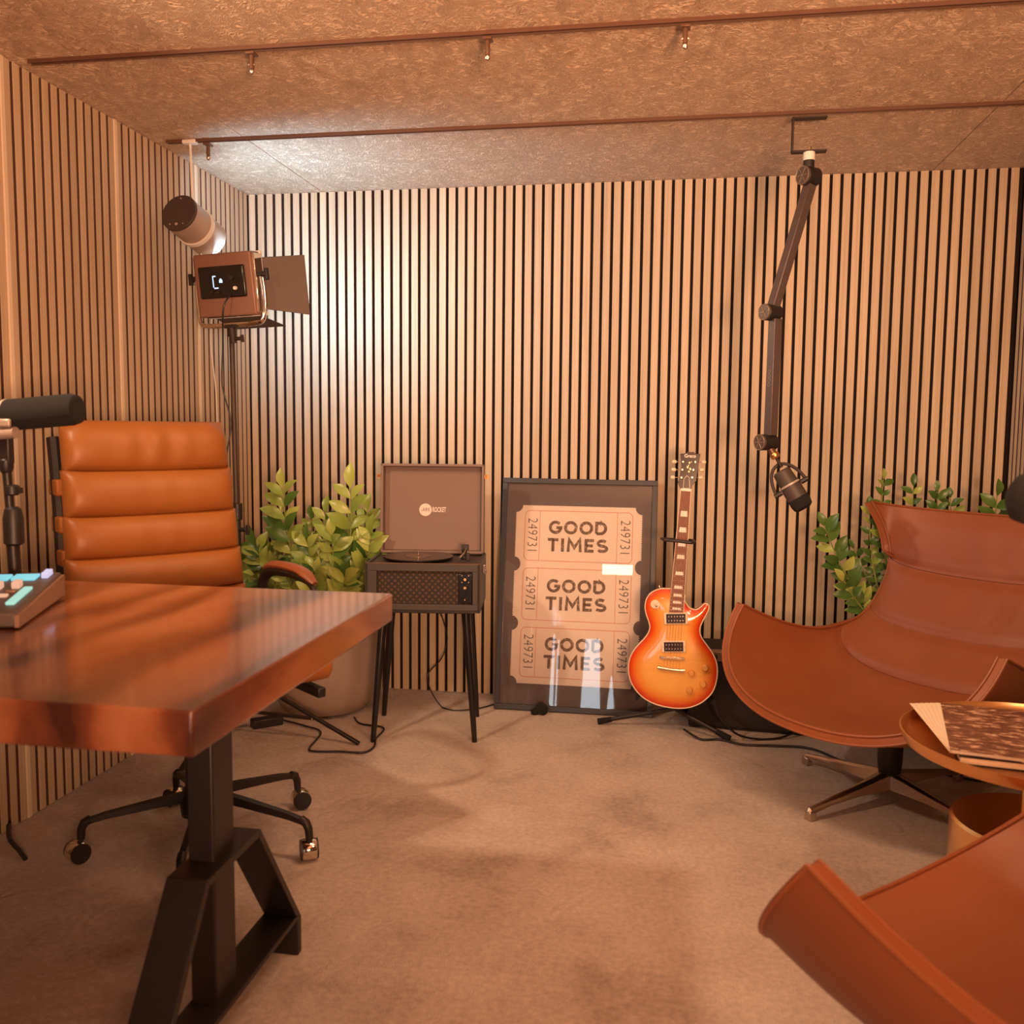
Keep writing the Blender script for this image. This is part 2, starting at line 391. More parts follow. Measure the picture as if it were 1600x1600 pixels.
# back wall: felt backing + slats, last gap at k=76
wb_ = structure(MB().box(((XL+XR)/2, D+.055, H/2), (XR-XL+.16, .08, H)).build('wall_back', 'felt', smooth=False))
proto = None; o0 = -1.756
def slat(parent, cx, cy, alongx, rot=PI/2):
    global proto
    if proto is None:
        proto = MB().box((0, 0, H/2), (SW, .015, H-.002)).build('slat', 'slat', parent, smooth=False, bevel=.0008, seg=1)
        proto.data.materials.append(M['slatside'])
        for pl in proto.data.polygons:
            if pl.normal.y > -.5: pl.material_index = 1
        proto.location = (cx, cy, 0); return proto
    return inst(proto, parent, (cx, cy, 0), (0, 0, 0 if alongx else rot))
for k in range(0, 77): slat(wb_, o0+.04*k-.02, D+.0075, True)
wl_ = structure(MB().box((XL-.055, (YB+D)/2, H/2), (.08, D-YB, H)).build('wall_left', 'felt', smooth=False))
strip_proto = None
y = 3.751+.02; mI = 0
n_ = 0
while 3.751-.0401*n_ > YB:
    yc = 3.751-.0401*n_
    slat(wl_, XL-.0075, yc+.02, False)
    if n_ % 13 == 10:
        if strip_proto is None:
            strip_proto = MB().box((0, 0, H/2), (.019, GAP+.004, H-.002)).build('joint_strip', 'strip', wl_, smooth=False, bevel=.001, seg=1); strip_proto.location = (XL-.0055, yc, 0)
        else: inst(strip_proto, wl_, (XL-.0055, yc, 0))
    n_ += 1
wr_ = structure(MB().box((XR+.055, (YB+D)/2, H/2), (.08, D-YB, H)).build('wall_right', 'felt', smooth=False))
for n_ in range(0, 60): slat(wr_, XR+.0075, D-.03-.04*n_, False, -PI/2)
wrear = structure(MB().box(((XL+XR)/2, YB-.04, H/2), (XR-XL+.16, .08, H)).build('wall_rear', simple('rear_wall_paint', (.55, .34, .22), .8), smooth=False))
# ceiling rails
def rail(yc, label):
    t = thing('ceiling_rail', label, 'rail', (XL+.05, yc, H))
    L = XR-XL-.06
    MB().box((L/2, 0, -.002), (L, .014, .004)).build('channel_back', 'raildark', t, smooth=False)
    for s_ in (-1, 1): MB().box((L/2, s_*.0078, -.005), (L, .0025, .010)).build('channel_lip', 'rail_lit', t, smooth=False)
    return t
rail(2.357, 'bronze U-channel rail on the ceiling, the nearer of two, with two loose clips in view')
rail(3.062, 'thin bronze ceiling rail nearer the back wall, carrying the microphone arm bracket')
def clip(x, yc, label):
    t = thing('rail_clip', label, 'clip', (x, yc, H-.016), group='small clips hanging from the ceiling rails')
    MB().cyl((0, 0, .003), (0, 0, -.042), .0065, .0065, 12).build('sleeve', 'rail', t)
    MB().box((0, 0, -.004), (.024, .030, .006)).build('slider', 'rail', t, bevel=.001)
    b2 = MB(); b2.cyl((-.009, 0, -.030), (.009, 0, -.030), .003, n=8); b2.lathe([(0, -.042), (.0075, -.045), (.0075, -.051), (.004, -.056), (0, -.057)], 12)
    b2.build('screw', 'nickel', t)
clip(-1.098, 2.357, 'copper-coloured clip on the nearer rail, leftmost one above the studio light')
clip(-.467, 2.357, 'small clip on the nearer rail above the record player')
clip(.022, 2.357, 'small clip on the nearer rail above the electric guitar')
clip(-1.592, 3.062, 'brightly lit clip on the back rail beside the hanging spotlight rod')

# ================================================================== DESK
DZ = .765
desk = thing('desk', 'thick polished wooden slab desk on black steel frame leg, left foreground', 'desk', (-1.19, 1.515, 0))
def top_fn():
    b2 = MB(); b2.box((0, 0, DZ-.0315), (1.185, .884, .063)); return b2
MB().box((0, .0035, DZ-.0315), (1.185, .884, .063)).build('tabletop', 'desk', desk, bevel=.004, seg=3)
for sx in (1, -1):
    cx = .396 if sx == 1 else -.45
    ring_o = [(-.105, .359), (.105, .359), (.297, .080), (.297, 0), (.275, 0), (.275, .068), (-.275, .068), (-.275, 0), (-.297, 0), (-.297, .080)]
    ring_i = [(-.098, .346), (.098, .346), (.276, .082), (-.276, .082)]
    b2 = MB(); x0, x1 = cx-.038, cx+.038
    outer = [(-.105, .359), (.105, .359), (.297, .080), (-.297, .080)]; inner = [(-.097, .345), (.097, .345), (.273, .090), (-.273, .090)]
    for i in range(4):
        j = (i+1) % 4
        a, b_, c, d = outer[i], outer[j], inner[j], inner[i]
        vs_ = [(xx, p[0]-.009, p[1]) for xx in (x0, x1) for p in (a, b_, c, d)]
        b2.add(vs_, [(0, 1, 2, 3), (7, 6, 5, 4), (0, 4, 5, 1), (1, 5, 6, 2), (2, 6, 7, 3), (3, 7, 4, 0)])
    b2.build('leg_frame', 'steel', desk, bevel=.0015)
    for s_ in (-1, 1): MB().box((cx, s_*.287-.009, .042), (.076, .020, .084)).build('foot', 'steel', desk, bevel=.002)
    MB().box((cx-.009, -.009, .395), (.050, .080, .62)).build('post', 'steel', desk, bevel=.004)
    MB().box((cx, -.009, DZ-.072), (.09, .60, .018)).build('top_bracket', 'steel', desk, bevel=.002)
MB().box((-.03, -.009, DZ-.085), (.80, .05, .03)).build('crossbar', 'steel', desk, bevel=.002)

# ================================================================== OFFICE CHAIR
def frame_axes(th): return Vector((math.cos(th), math.sin(th), 0)), Vector((-math.sin(th), math.cos(th), 0))
oc = thing('office_chair', 'tan leather high-back swivel chair with padded ribs, behind the wooden desk', 'chair', (-1.227, 2.235, 0), rad(51))
def back_axis(z):                                   # local y of the pad's front face
    return .215+.10*max(0, (z-.55))/.6
zs = [.56, .665, .775, .888, 1.012, 1.148]
for i in range(len(zs)-1):
    z0, z1 = zs[i], zs[i+1]; hw = .252-.022*((z0+z1)/2-.6)/.5
    def fn(u, v, z0=z0, z1=z1, hw=hw, i=i):
        x = (u*2-1); z = z0+(z1-z0)*v
        a = PI*v; bul = math.sin(a)**.45 if 0 < v < 1 else 0
        sag = -.008*(1-x*x)*(1 if v < .5 else -.0)
        ex = (1-abs(x)**9)**.5 if abs(x) < 1 else 0
        fold = .0035*math.sin(x*17+i)*math.exp(-((x-.05)/.45)**2)*(1 if i == 4 else .25)*math.sin(a)
        topc = 0
        if i == 4 and v > .6: topc = -.045*max(0, abs(x)-.80)*(v-.6)/.4*3
        return (x*hw, back_axis(z)-.006-.034*bul*ex+fold, z+sag*(1-v)+topc)
    b2 = MB(); b2.grid(fn, 41, 15)
    def fb(u, v, z0=z0, z1=z1, hw=hw):
        x = (u*2-1); z = z0+(z1-z0)*v
        return (x*hw, back_axis(z)+.022, z-.008*(1-x*x)*(1-v if v < .5 else 0))
    n0 = len(b2.v); b2.grid(fb, 41, 15)
    for k in range(14):
        for uu in (0, 40):
            b2.f.append((k*41+uu, (k+1)*41+uu, n0+(k+1)*41+uu, n0+k*41+uu))
    for k in range(40):
        for vv in (0, 14): b2.f.append((vv*41+k, vv*41+k+1, n0+vv*41+k+1, n0+vv*41+k))
    b2.build('back_cushion', 'leather_tan', oc, angle=60)
# side frame and straps
for s_ in (-1, 1):
    pts = [(s_*.236, back_axis(z)+.062+.010*math.sin((z-.45)*9), z) for z in [.46, .55, .65, .75, .85, .95, 1.03, 1.10]]
    b2 = MB(); b2.tube(pts, .016, 8, flat=1.2); b2.build('back_rail', 'steel', oc)
    for z in (.665, .775, .865, .965, 1.02):
        if z < 1.0: rbox('strap', (s_*.236, back_axis(z)+.050, z), (.030, .075, .046), 'leather_tan', oc, bevel=.006)
MB().box((0, back_axis(1.0)+.062, 1.0), (.46, .012, .05)).build('back_crossbar', 'steel', oc, bevel=.003)
# seat
def seat(u, v):
    x = u*2-1
    return None
for i in range(4):
    y0 = -.275+.13*i; y1 = y0+.13
    def fn(u, v, y0=y0, y1=y1, i=i):
        x = (u*2-1); yy = y0+(y1-y0)*v; a = PI*v
        zt = .500+.035*(1-(yy+.275)/.52)
        if i == 0 and v < .5: zt -= .05*(1-v*2)**2
        ex = (1-abs(x)**10)**.5 if abs(x) < 1 else 0
        return (x*.245, yy, zt+.022*(math.sin(a)**.45 if 0 < v < 1 else 0)*ex)
    b2 = MB(); b2.grid(fn, 31, 13); n0 = len(b2.v)
    b2.grid(lambda u, v, y0=y0, y1=y1, i=i: ((u*2-1)*.245, y0+(y1-y0)*v, .462+.03*(1-(y0+(y1-y0)*v+.275)/.52)), 31, 13)
    for k in range(12):
        for uu in (0, 30): b2.f.append((k*31+uu, (k+1)*31+uu, n0+(k+1)*31+uu, n0+k*31+uu))
    for k in range(30):
        for vv in (0, 12): b2.f.append((vv*31+k, vv*31+k+1, n0+vv*31+k+1, n0+vv*31+k))
    b2.build('seat_cushion', 'leather_tan', oc, angle=60)
MB().tube([(-.245, -.262, .512), (-.238, -.262, .512), (.238, -.262, .512), (.247, -.262, .512)], [.026, .036, .036, .026], 18).build('front_roll', 'leather_tan', oc)
for s_ in (-1, 1): rbox('seat_rail', (s_*.215, -.02, .447), (.024, .54, .026), 'steel', oc, .004, m4=Matrix.Rotation(0, 4, 'X'))
rbox('seat_crossbar', (0, -.10, .440), (.43, .05, .022), 'steel', oc, .004)
rbox('tilt_mechanism', (0, .02, .405), (.16, .20, .055), 'steel', oc, .01)
MB().lathe([(.034, .10), (.034, .27), (.024, .275), (.024, .40)], 20).build('gas_column', 'black', oc)
# arms
for s_ in (-1, 1):
    x = s_*.295
    arm_pts = [(x, .20, .47), (x, .215, .56), (x, .205, .655), (x, .16, .700), (x, .05, .712), (x, -.06, .705), (x, -.11, .680), (x, -.13, .60), (x, -.10, .50), (x*.92, -.06, .45)]
    MB().tube(smoothpath(arm_pts, 5), .0085, 8, flat=1.9).build('arm_loop', 'steel', oc)
    pp = smoothpath([(x, .185, .712), (x, .12, .729), (x, .03, .733), (x, -.05, .727), (x, -.115, .702)], 5)
    k = len(pp); MB().tube(pp, [.020*min(1, .45+3*min(i, k-1-i)/k) for i in range(k)], 12, flat=.62).build('arm_pad', 'leather', oc)
# five star base: angles in world, converted to local
base_ang = [-7, 62, 134, 208, 287]
for a in base_ang:
    al = rad(a-51); ca, sa = math.cos(al), math.sin(al)
    Rz = Matrix.Translation((.0138, -.0171, 0)) @ Matrix.Rotation(al, 4, 'Z')
    b2 = MB()
    st = [(.02, .155, .026, .020), (.12, .142, .022, .017), (.25, .122, .017, .013), (.292, .112, .015, .012), (.305, .095, .013, .012), (.308, .062, .012, .012)]
    vs_ = []; 
    for r_, z_, w_, h_ in st[:4]: vs_ += [(r_, -w_/2*1.1, z_-h_), (r_, w_/2*1.1, z_-h_), (r_, w_/2, z_+h_*.3), (r_, -w_/2, z_+h_*.3)]
    fs_ = [(i*4+j, i*4+(j+1) % 4, (i+1)*4+(j+1) % 4, (i+1)*4+j) for i in range(3) for j in range(4)]+[(0, 1, 2, 3), (15, 14, 13, 12)]
    b2.add(vs_, fs_, Rz)
    b2.tube([(.286, 0, .112), (.302, 0, .104), (.309, 0, .088), (.311, 0, .060)], [.012, .012, .011, .010], 10, mat=Rz)
    b2.build('base_arm', 'steel', oc, bevel=.001, seg=1)
    cst = bpy.data.objects.new('caster', None); 
    ca_rot = Rz @ Matrix.Translation((.311, 0, 0)) @ Matrix.Rotation({-7: 2.2, 62: -.5, 134: .35, 208: .55, 287: .2}[a], 4, 'Z')
    b3 = MB(); b3.lathe([(0, -.019), (.026, -.019), (.028, -.016), (.028, .016), (.026, .019), (0, .019)], 24, mat=ca_rot @ Matrix.Translation((.010, 0, .030)) @ Matrix.Rotation(PI/2, 4, 'X'))
    wh = b3.build('caster', 'chrome', oc)
    b3 = MB()
    for e in (-.0205, .0205): b3.cyl((0, 0, e-.002), (0, 0, e+.002), .0265, n=20, mat=ca_rot @ Matrix.Translation((.010, 0, .030)) @ Matrix.Rotation(PI/2, 4, 'X'))
    b3.cyl((.0, 0, .045), (0, 0, .075), .006, mat=ca_rot); b3.build('caster_cover', 'black', wh)
MB().lathe([(0, .085), (.045, .09), (.05, .13), (.038, .165), (0, .168)], 24).build('base_hub', 'steel', oc)

# ================================================================== MICROPHONE + STAND ON DESK
ms = thing('microphone_stand', 'black telescopic desk microphone stand behind the audio mixer', 'stand', (-1.405, 1.79, DZ))
MB().lathe([(0, 0), (.075, 0), (.075, .012), (.06, .018), (.015, .022), (0, .022)], 36).build('base', 'steel', ms)
MB().cyl((0, 0, .02), (-.006, 0, .18), .0135).build('lower_tube', 'steel', ms)
MB().cyl((-.006, 0, .17), (-.012, 0, .285), .0095).build('upper_tube', 'steel', ms)
MB().lathe([(.013, .105), (.021, .11), (.021, .165), (.017, .185), (.011, .190)], 20).build('height_collar', 'black', ms)
b2 = MB(); b2.lathe([(.011, .215), (.0155, .218), (.0155, .235), (.011, .238)], 16); b2.box((.014, 0, .226), (.02, .008, .012)); b2.build('lock_collar', 'black', ms)
b2 = MB(); b2.box((-.010, 0, .325), (.026, .02, .085)); b2.lathe([(.010, .262), (.015, .275), (.0145, .295)], 16, mat=Matrix.Translation((-.012, 0, 0))); b2.build('fork', 'steel', ms, bevel=.004)
MB().cyl((-.055, -.012, .345), (.024, -.012, .352), .0125, n=18).build('swivel_bar', 'lampgrey', ms)
rbox('wing_nut', (.004, -.022, .372), (.032, .010, .018), 'lampgrey', ms, .004)
mic = thing('microphone', 'large black foam-covered microphone lying level on the desk stand', 'microphone', (-1.39, 1.81, DZ+.392), rot=(0, rad(-5), rad(2)))
MB().lathe([(0, -.15), (.030, -.148), (.034, -.14), (.034, -.02)], 28, mat=Matrix.Rotation(PI/2, 4, 'Y')).build('body', 'micdark', mic)
MB().lathe([(.0345, -.03), (.0345, .118), (.031, .132), (.022, .138), (0, .139)], 28, mat=Matrix.Rotation(PI/2, 4, 'Y')).build('foam_windshield', 'foam', mic)
MB().lathe([(.0355, -.034), (.0355, -.028)], 28, mat=Matrix.Rotation(PI/2, 4, 'Y')).build('ring', 'ringgrey', mic)

# ================================================================== AUDIO MIXER
mxr = thing('audio_mixer', 'podcast mixing console with glowing coloured pads on the desk corner', 'mixer', (-1.330, 1.560, DZ), rad(-68.0))
# local x runs along the right edge toward the camera, local y to the right
W_, D_ = .32, .26
b2 = MB()
def mtop(x): return .052-.022*(x+W_/2)/W_           # slopes down toward the user (local +x = front)
vs_ = [(x, yy, z) for x, z0_, z1_ in ((-W_/2, 0.008, .056), (W_/2, .004, .030)) for yy in (-D_/2, D_/2) for z in (z0_, z1_)]
MB().add(vs_, [(0, 1, 3, 2), (4, 6, 7, 5), (0, 4, 5, 1), (2, 3, 7, 6), (0, 2, 6, 4), (1, 5, 7, 3)]).build('body', 'mixer', mxr, bevel=.004)
vs_ = [(x, yy, z) for x, z0_, z1_ in ((-W_/2-.002, 0.006, .050), (W_/2+.002, .003, .026)) for yy in (D_/2-.002, D_/2+.006) for z in (z0_, z1_)]
MB().add(vs_, [(0, 1, 3, 2), (4, 6, 7, 5), (0, 4, 5, 1), (2, 3, 7, 6), (0, 2, 6, 4), (1, 5, 7, 3)]).build('side_panel', 'mixerside', mxr, bevel=.001)
def on_top(x, yy, h=.0): return (x, yy, .056-.026*(x+W_/2)/W_+h)
slope = math.atan(.026/W_)
def key(name, x, yy, sx, sy, h, mat): 
    return rbox(name, (0, 0, 0), (sx, sy, h), mat, mxr, min(.002, h*.3), loc=on_top(x, yy, h/2), rot=(0, slope, 0))
pads = ['padcyan', 'padcyan', 'padteal', 'padteal']
for i in range(4): key('lit_pad', -.105, .075-.052*i, .040, .046, .006, pads[i])
key('screen_strip', -.145, 0, .018, .22, .002, 'blackgloss')
for i in range(2): key('round_pad', -.132+.022*i, .112, .017, .014, .012, 'padlilac')
for i in range(6): key('slider_cap', -.03+.008*(i % 3), .080-.032*i, .026, .015, .014, 'padwarm')
for i in range(6): key('small_key', .01, .080-.032*i, .012, .018, .005, 'mixerside')
key('lit_bar', .045, .105, .12, .016, .006, 'padteal')
for i in range(5): key('lit_pad', .09, .06-.044*i, .035, .036, .006, ('padcyan', 'padwarm', 'padteal', 'padblue', 'padcyan')[i])
for i in range(4): key('small_key', .04, .07-.04*i, .014, .026, .005, 'padwarm')

# ================================================================== STUDIO LIGHT, STAND, CAN
st = thing('light_stand', 'tall dark tripod light stand in the left rear corner', 'stand', (-1.527, 3.10, 0))
MB().cyl((0, 0, .10), (0, 0, .83), .0125).build('lower_pole', 'steel', st)
MB().cyl((-.002, 0, .82), (-.009, 0, 1.475), .0095).build('upper_pole', M['barn'], st)
b2 = MB(); b2.cyl((0, 0, .80), (0, 0, .86), .019, n=14); b2.cyl((.01, -.005, .765), (.042, -.012, .765), .008, n=10); b2.box((.045, -.013, .765), (.014, .010, .036)); b2.build('height_clamp', 'black', st, bevel=.002)
MB().cyl((-.009, 0, 1.455), (-.009, 0, 1.505), .016, n=14).build('top_spigot', 'raildark', st)
for a in (-3, 118, 270):
    ca, sa = math.cos(rad(a)), math.sin(rad(a))
    Rz = Matrix.Rotation(rad(a), 4, 'Z')
    lg = MB().box((0, 0, 0), (.50, .016, .012), Rz @ Matrix.Translation((.24, 0, .115)) @ Matrix.Rotation(math.atan2(.22, .45), 4, 'Y')).build('leg', 'steel', st, bevel=.002)
    MB().box((0, 0, 0), (.30, .020, .007), Rz @ Matrix.Translation((.145, 0, .088)) @ Matrix.Rotation(rad(1.5), 4, 'Y')).build('brace', 'steel', st, bevel=.001)
    MB().cyl((.288, -.012, .086), (.288, .012, .086), .004, n=10, mat=Rz).build('rivet', 'chrome', lg)
b2 = MB(); b2.cyl((0, 0, .215), (0, 0, .26), .022, n=14); b2.cyl((0, 0, .075), (0, 0, .105), .020, n=14); b2.build('leg_collar', 'black', st)

lt = thing('studio_light', 'square LED panel light with open barn doors atop the tripod stand', 'lamp', PANEL)
lt.rotation_euler = (rad(7), rad(-2), -math.atan2(PDIR.x, PDIR.y))
# local: x right, y away from camera (emission), z up
hs = .113
rbox('housing', (0, .03, 0), (.225, .060, .215), 'ledshell', lt, .006, 3)
rbox('front_rim', (0, .066, 0), (.232, .014, .222), 'whitep', lt, .003)
MB().box((0, .0745, 0), (.19, .003, .185)).build('diffuser', 'diffuser', lt, smooth=False)
for s_ in (-1, 1): rbox('side_bracket', (s_*.1155, .035, 0), (.008, .050, .20), 'chrome' if s_ > 0 else 'ledshell', lt, .002)
ctl = rbox('control_panel', (-.004, -.004, .010), (.180, .012, .108), 'blackgloss', lt, .008, 3)
b2 = MB()
b2.box((-.030, -.0108, .030), (.010, .001, .004)); b2.box((-.036, -.0108, .012), (.003, .001, .038)); b2.box((-.026, -.0108, -.010), (.016, .001, .004))
b2.box((-.006, -.0108, .012), (.012, .001, .010)); b2.box((-.006, -.0108, .0195), (.006, .001, .003)); b2.build('display_readout', 'screenblue', ctl, smooth=False)
for x, z, r_ in ((.038, .022, .010), (.048, -.014, .007), (-.045, -.022, .005), (-.018, -.024, .006)):
    MB().cyl((x, -.010, z), (x, -.017, z), r_, r_*.85, n=18).build('dial', 'whitep' if (x, z) == (.048, -.014) else 'black', ctl)
# yoke
yk = smoothpath([(-.128, .03, .035), (-.131, .028, -.05), (-.124, .02, -.122), (-.09, .016, -.136), (0, .016, -.138), (.09, .016, -.136), (.124, .02, -.122), (.131, .028, -.05), (.128, .03, .035)], 5)
MB().tube(yk, .0065, 8, flat=1.5).build('yoke', 'chrome', lt)
for s_ in (-1, 1):
    kb = MB(); kb.cyl((s_*.118, .03, .028), (s_*.146, .03, .028), .010, n=14); kb.box((s_*.150, .03, .028), (.012, .014, .040)); kb.build('tilt_knob', 'black', lt, bevel=.002)
rbox('mounting_plate', (0, .016, -.142), (.05, .022, .012), 'black', lt, .002)
bb = MB(); bb.cyl((0, .016, -.145), (0, .016, -.20), .013, n=14); bb.cyl((.01, .012, -.185), (.036, .010, -.185), .007, n=10); bb.box((.040, .010, -.185), (.010, .010, .026)); bb.build('stand_socket', 'raildark', lt, bevel=.0015)
# barn doors
def door(name, pts, th=.003):
    a, b_, c, d = [Vector(p) for p in pts]; n = (b_-a).cross(d-a).normalized()*th
    vs_ = [a, b_, c, d, a+n, b_+n, c+n, d+n]
    return MB().add([tuple(p) for p in vs_], [(0, 1, 2, 3), (7, 6, 5, 4), (0, 4, 5, 1), (1, 5, 6, 2), (2, 6, 7, 3), (3, 7, 4, 0)]).build(name, 'barn', lt, smooth=False, bevel=.001, seg=1)
door('barn_door', [(.116, .070, .088), (.116, .070, -.090), (.238, .150, -.116), (.238, .150, .092)])
door('barn_door', [(-.116, .070, .088), (-.116, .070, -.090), (-.125, .255, -.108), (-.125, .255, .106)])
door('barn_door', [(-.09, .070, -.112), (.09, .070, -.112), (.108, .205, -.150), (-.108, .205, -.150)])
for x in (-.06, 0, .06): rbox('vent_slot', (x, .012, -.1085), (.045, .02, .002), 'black', lt, 0)

can = thing('spotlight', 'cylindrical grey can spotlight hanging by a rod from the back ceiling rail', 'lamp', (-1.655, 3.062, 1.838))
cdir = Vector((.10, .95, -.30)).normalized()
q4 = cdir.to_track_quat('Z', 'Y').to_matrix().to_4x4()
MB().lathe([(0, -.085), (.064, -.085), (.067, -.081), (.067, -.076)], 40, mat=q4).build('rear_cap', 'lampdark', can)
MB().lathe([(.066, -.076), (.066, .105), (.062, .110), (.058, .105), (.058, .03), (0, .03)], 40, mat=q4).build('shade', 'lampgrey', can)
MB().lathe([(.066, .010), (.071, .010), (.071, .026), (.066, .026)], 40, mat=q4).build('collar', 'whitep', can)
b2 = MB()
for a, r_, rr in ((90, .052, .0022), (-90, .044, .005), (-60, .050, .002), (-120, .050, .002)):
    b2.cyl((r_*math.cos(rad(a)), r_*math.sin(rad(a)), -.0875), (r_*math.cos(rad(a)), r_*math.sin(rad(a)), -.084), rr, n=10, mat=q4)
b2.build('cap_screw', 'ringgrey', can)
MB().tube([(0.01, 0, .055), (0, 0, .10), (-.004, 0, .285)], .0045, 8).build('hanging_rod', 'whitep', can)
MB().box((-.004, 0, .282), (.05, .026, .014)).build('rail_adapter', 'whitep', can, bevel=.003)
MB().tube(smoothpath([(.055, .03, -.02), (.06, .04, .0), (.045, .02, .03), (.012, 0, .062)], 4), .004, 8).build('bracket', 'whitep', can)
cb_ = MB(); cb_.tube(smoothpath([(-.01, .05, -.05), (.0, .06, -.10), (.03, .07, -.25), (.022, .07, -.40), (.035, .08, -.62), (.03, .08, -.95)], 6), .0018, 6).build('power_cord', 'whitep', can)

tag(MB().tube(smoothpath([(-1.498, 3.02, 1.59), (-1.515, 3.0, 1.54), (-1.545, 3.05, 1.42), (-1.56, 3.07, 1.28), (-1.535, 3.08, 1.15), (-1.555, 3.08, 1.02), (-1.545, 3.085, .90), (-1.54, 3.085, .84), (-1.553, 3.08, .6), (-1.55, 3.06, .3), (-1.58, 3.05, .02), (-1.60, 3.12, .008), (-1.535, 3.17, .012)], 6), .0028, 6).build('power_cable', 'black'),
    'thin black cable running down the light stand from the studio light', 'cable')
tag(MB().box((0, 0, 0), (.115, .048, .032), Matrix.Translation((-1.478, 3.215, .017)) @ Matrix.Rotation(rad(42), 4, 'Z')).build('power_adapter', 'black', bevel=.004),
    'black power adapter brick on the carpet beneath the light stand', 'adapter')
tag(MB().tube(smoothpath([(-1.43, 3.26, .01), (-1.33, 3.22, .008), (-1.24, 3.16, .008), (-1.22, 3.0, .006), (-1.19, 2.97, .006), (-1.10, 2.985, .006), (-1.02, 2.99, .006), (-1.00, 3.05, .006), (-1.02, 3.14, .006), (-1.03, 3.26, .006), (-1.13, 3.29, .006), (-1.18, 3.36, .006)], 6), .0035, 6).build('floor_cable', 'black'),
    'black cable looping over the carpet around the light stand foot', 'cable')
tag(MB().tube(smoothpath([(-1.77, 2.19, .03), (-1.72, 2.13, .022), (-1.66, 2.09, .012), (-1.625, 2.065, .006)], 5), .0065, 7).build('floor_cable', 'black'),
    'end of a thick black cable lying by the left wall near the desk', 'cable')

# ================================================================== PLANTS
def leaf_mesh(name, L, W, mat):
    b2 = MB(); sec = [(0, .02), (.15, .45), (.35, .9), (.55, 1), (.75, .75), (.9, .35), (1, .0)]
    vs_ = []
    for t, w_ in sec:
        y = t*L; z = .10*L*math.sin(t*PI)-.05*L*t; hw = W/2*w_
        vs_ += [(-hw, y, z+hw*.35), (0, y, z), (hw, y, z+hw*.35)]
    fs_ = [(i*3+j, i*3+j+1, (i+1)*3+j+1, (i+1)*3+j) for i in range(6) for j in (0, 1)]
    b2.add(vs_, fs_)
    o = b2.build(name, mat, angle=80); return o
def zz_plant(t, stems, leafL, leafW, mats, seed, maxleaf):
    rg = random.Random(seed); protos = {}; count = 0
    for (base, tip, bend, npair, lscale) in stems:
        base, tip = Vector(base), Vector(tip)
        midp = (base+tip)/2+Vector(bend)
        pts = smoothpath([base, base.lerp(midp, .6)+(midp-base)*.1, midp.lerp(tip, .35), tip], 6)
        MB().tube(pts, [.0055*(1-.7*i/len(pts)) for i in range(len(pts))], 7).build('stem', 'stem', t)
        n = len(pts)
        for k in range(npair):
            f = .30+.70*k/(npair-1); idx = f*(n-1); i0 = min(int(idx), n-2); p = pts[i0].lerp(pts[i0+1], idx-i0)
            tan = (pts[i0+1]-pts[i0]).normalized()
            side = tan.cross(Vector((rg.uniform(-.4, .4), 1, .1))).normalized()
            if side.length < .1: side = Vector((1, 0, 0))
            sides = (1, -1) if k < npair-1 else (0,)
            for sg in sides:
                if count >= maxleaf: continue
                if sg == 0: d = tan
                else: d = (side*sg*rg.uniform(.75, 1.0)+tan*rg.uniform(.55, .95)+Vector((0, rg.uniform(-.55, .15), 0))).normalized()
                nrm = (Vector((rg.uniform(-.5, .5), -1, rg.uniform(.1, 1.0)))); nrm = (nrm-d*nrm.dot(d)).normalized()
                xax = d.cross(nrm).normalized()
                sc = lscale*rg.uniform(.8, 1.15)*(1-.35*abs(f-.6))
                mm = Matrix(((xax.x*sc, d.x*sc, nrm.x*sc, p.x), (xax.y*sc, d.y*sc, nrm.y*sc, p.y), (xax.z*sc, d.z*sc, nrm.z*sc, p.z), (0, 0, 0, 1)))
                mk = mats[0] if rg.random() < .72 else mats[1]
                if mk not in protos:
                    o = leaf_mesh('leaf', leafL, leafW, mk); o.parent = t; o.matrix_local = mm; protos[mk] = o
                else: inst(protos[mk], t, mat4=mm)
                count += 1
p1 = thing('potted_plant', 'bushy green plant in a round stone planter beside the record player', 'plant', (-1.34, 3.47, 0))
MB().lathe([(0, 0), (.12, 0), (.17, .02), (.205, .07), (.222, .15), (.228, .25), (.222, .35), (.205, .42), (.195, .42), (.205, .35), (.20, .34), (0, .34)], 48).build('pot', 'pot', p1)
MB().lathe([(0, .365), (.10, .372), (.198, .362), (.198, .35)], 32).build('soil', 'soil', p1)
stems1 = []
def S(px, py, pz, bend=(0, 0, 0), n=8, s=1.0, bx=None):
    return ((bx if bx is not None else px*.22, -.04 + .1*rng.uniform(-1, 1), .36), (px, py, pz), bend, n, s)
for a in [(-.13, -.10, .90, (-.03, 0, .02), 9, 1.1), (-.17, -.02, .80, (-.05, 0, 0), 8, 1.0), (-.06, .02, .76, (0, 0, .02), 8, .9), (.02, -.03, .80, (0, 0, 0), 9, .9),
          (.07, -.10, .72, (.02, 0, 0), 8, 1.1), (.13, -.05, .90, (.05, 0, 0), 8, 1.25), (.17, .02, .80, (.05, 0, .02), 8, 1.0), (.22, -.08, .72, (.06, 0, .05), 9, 1.0),
          (-.24, -.10, .66, (-.05, 0, .06), 9, 1.1), (-.30, -.02, .60, (-.04, 0, .10), 8, 1.0), (.16, -.20, .58, (.04, -.02, .05), 9, 1.0), (.05, -.22, .60, (0, -.03, .06), 9, .95),
          (-.10, -.22, .62, (-.02, -.03, .06), 9, 1.0), (-.20, -.20, .56, (-.04, -.03, .05), 8, 1.0), (.22, -.12, .50, (.06, 0, .05), 8, .9), (-.02, -.12, .70, (0, 0, 0), 8, 1.0), (-.33, .04, .52, (-.06, 0, .08), 7, .9)]:
    stems1.append(S(*a))
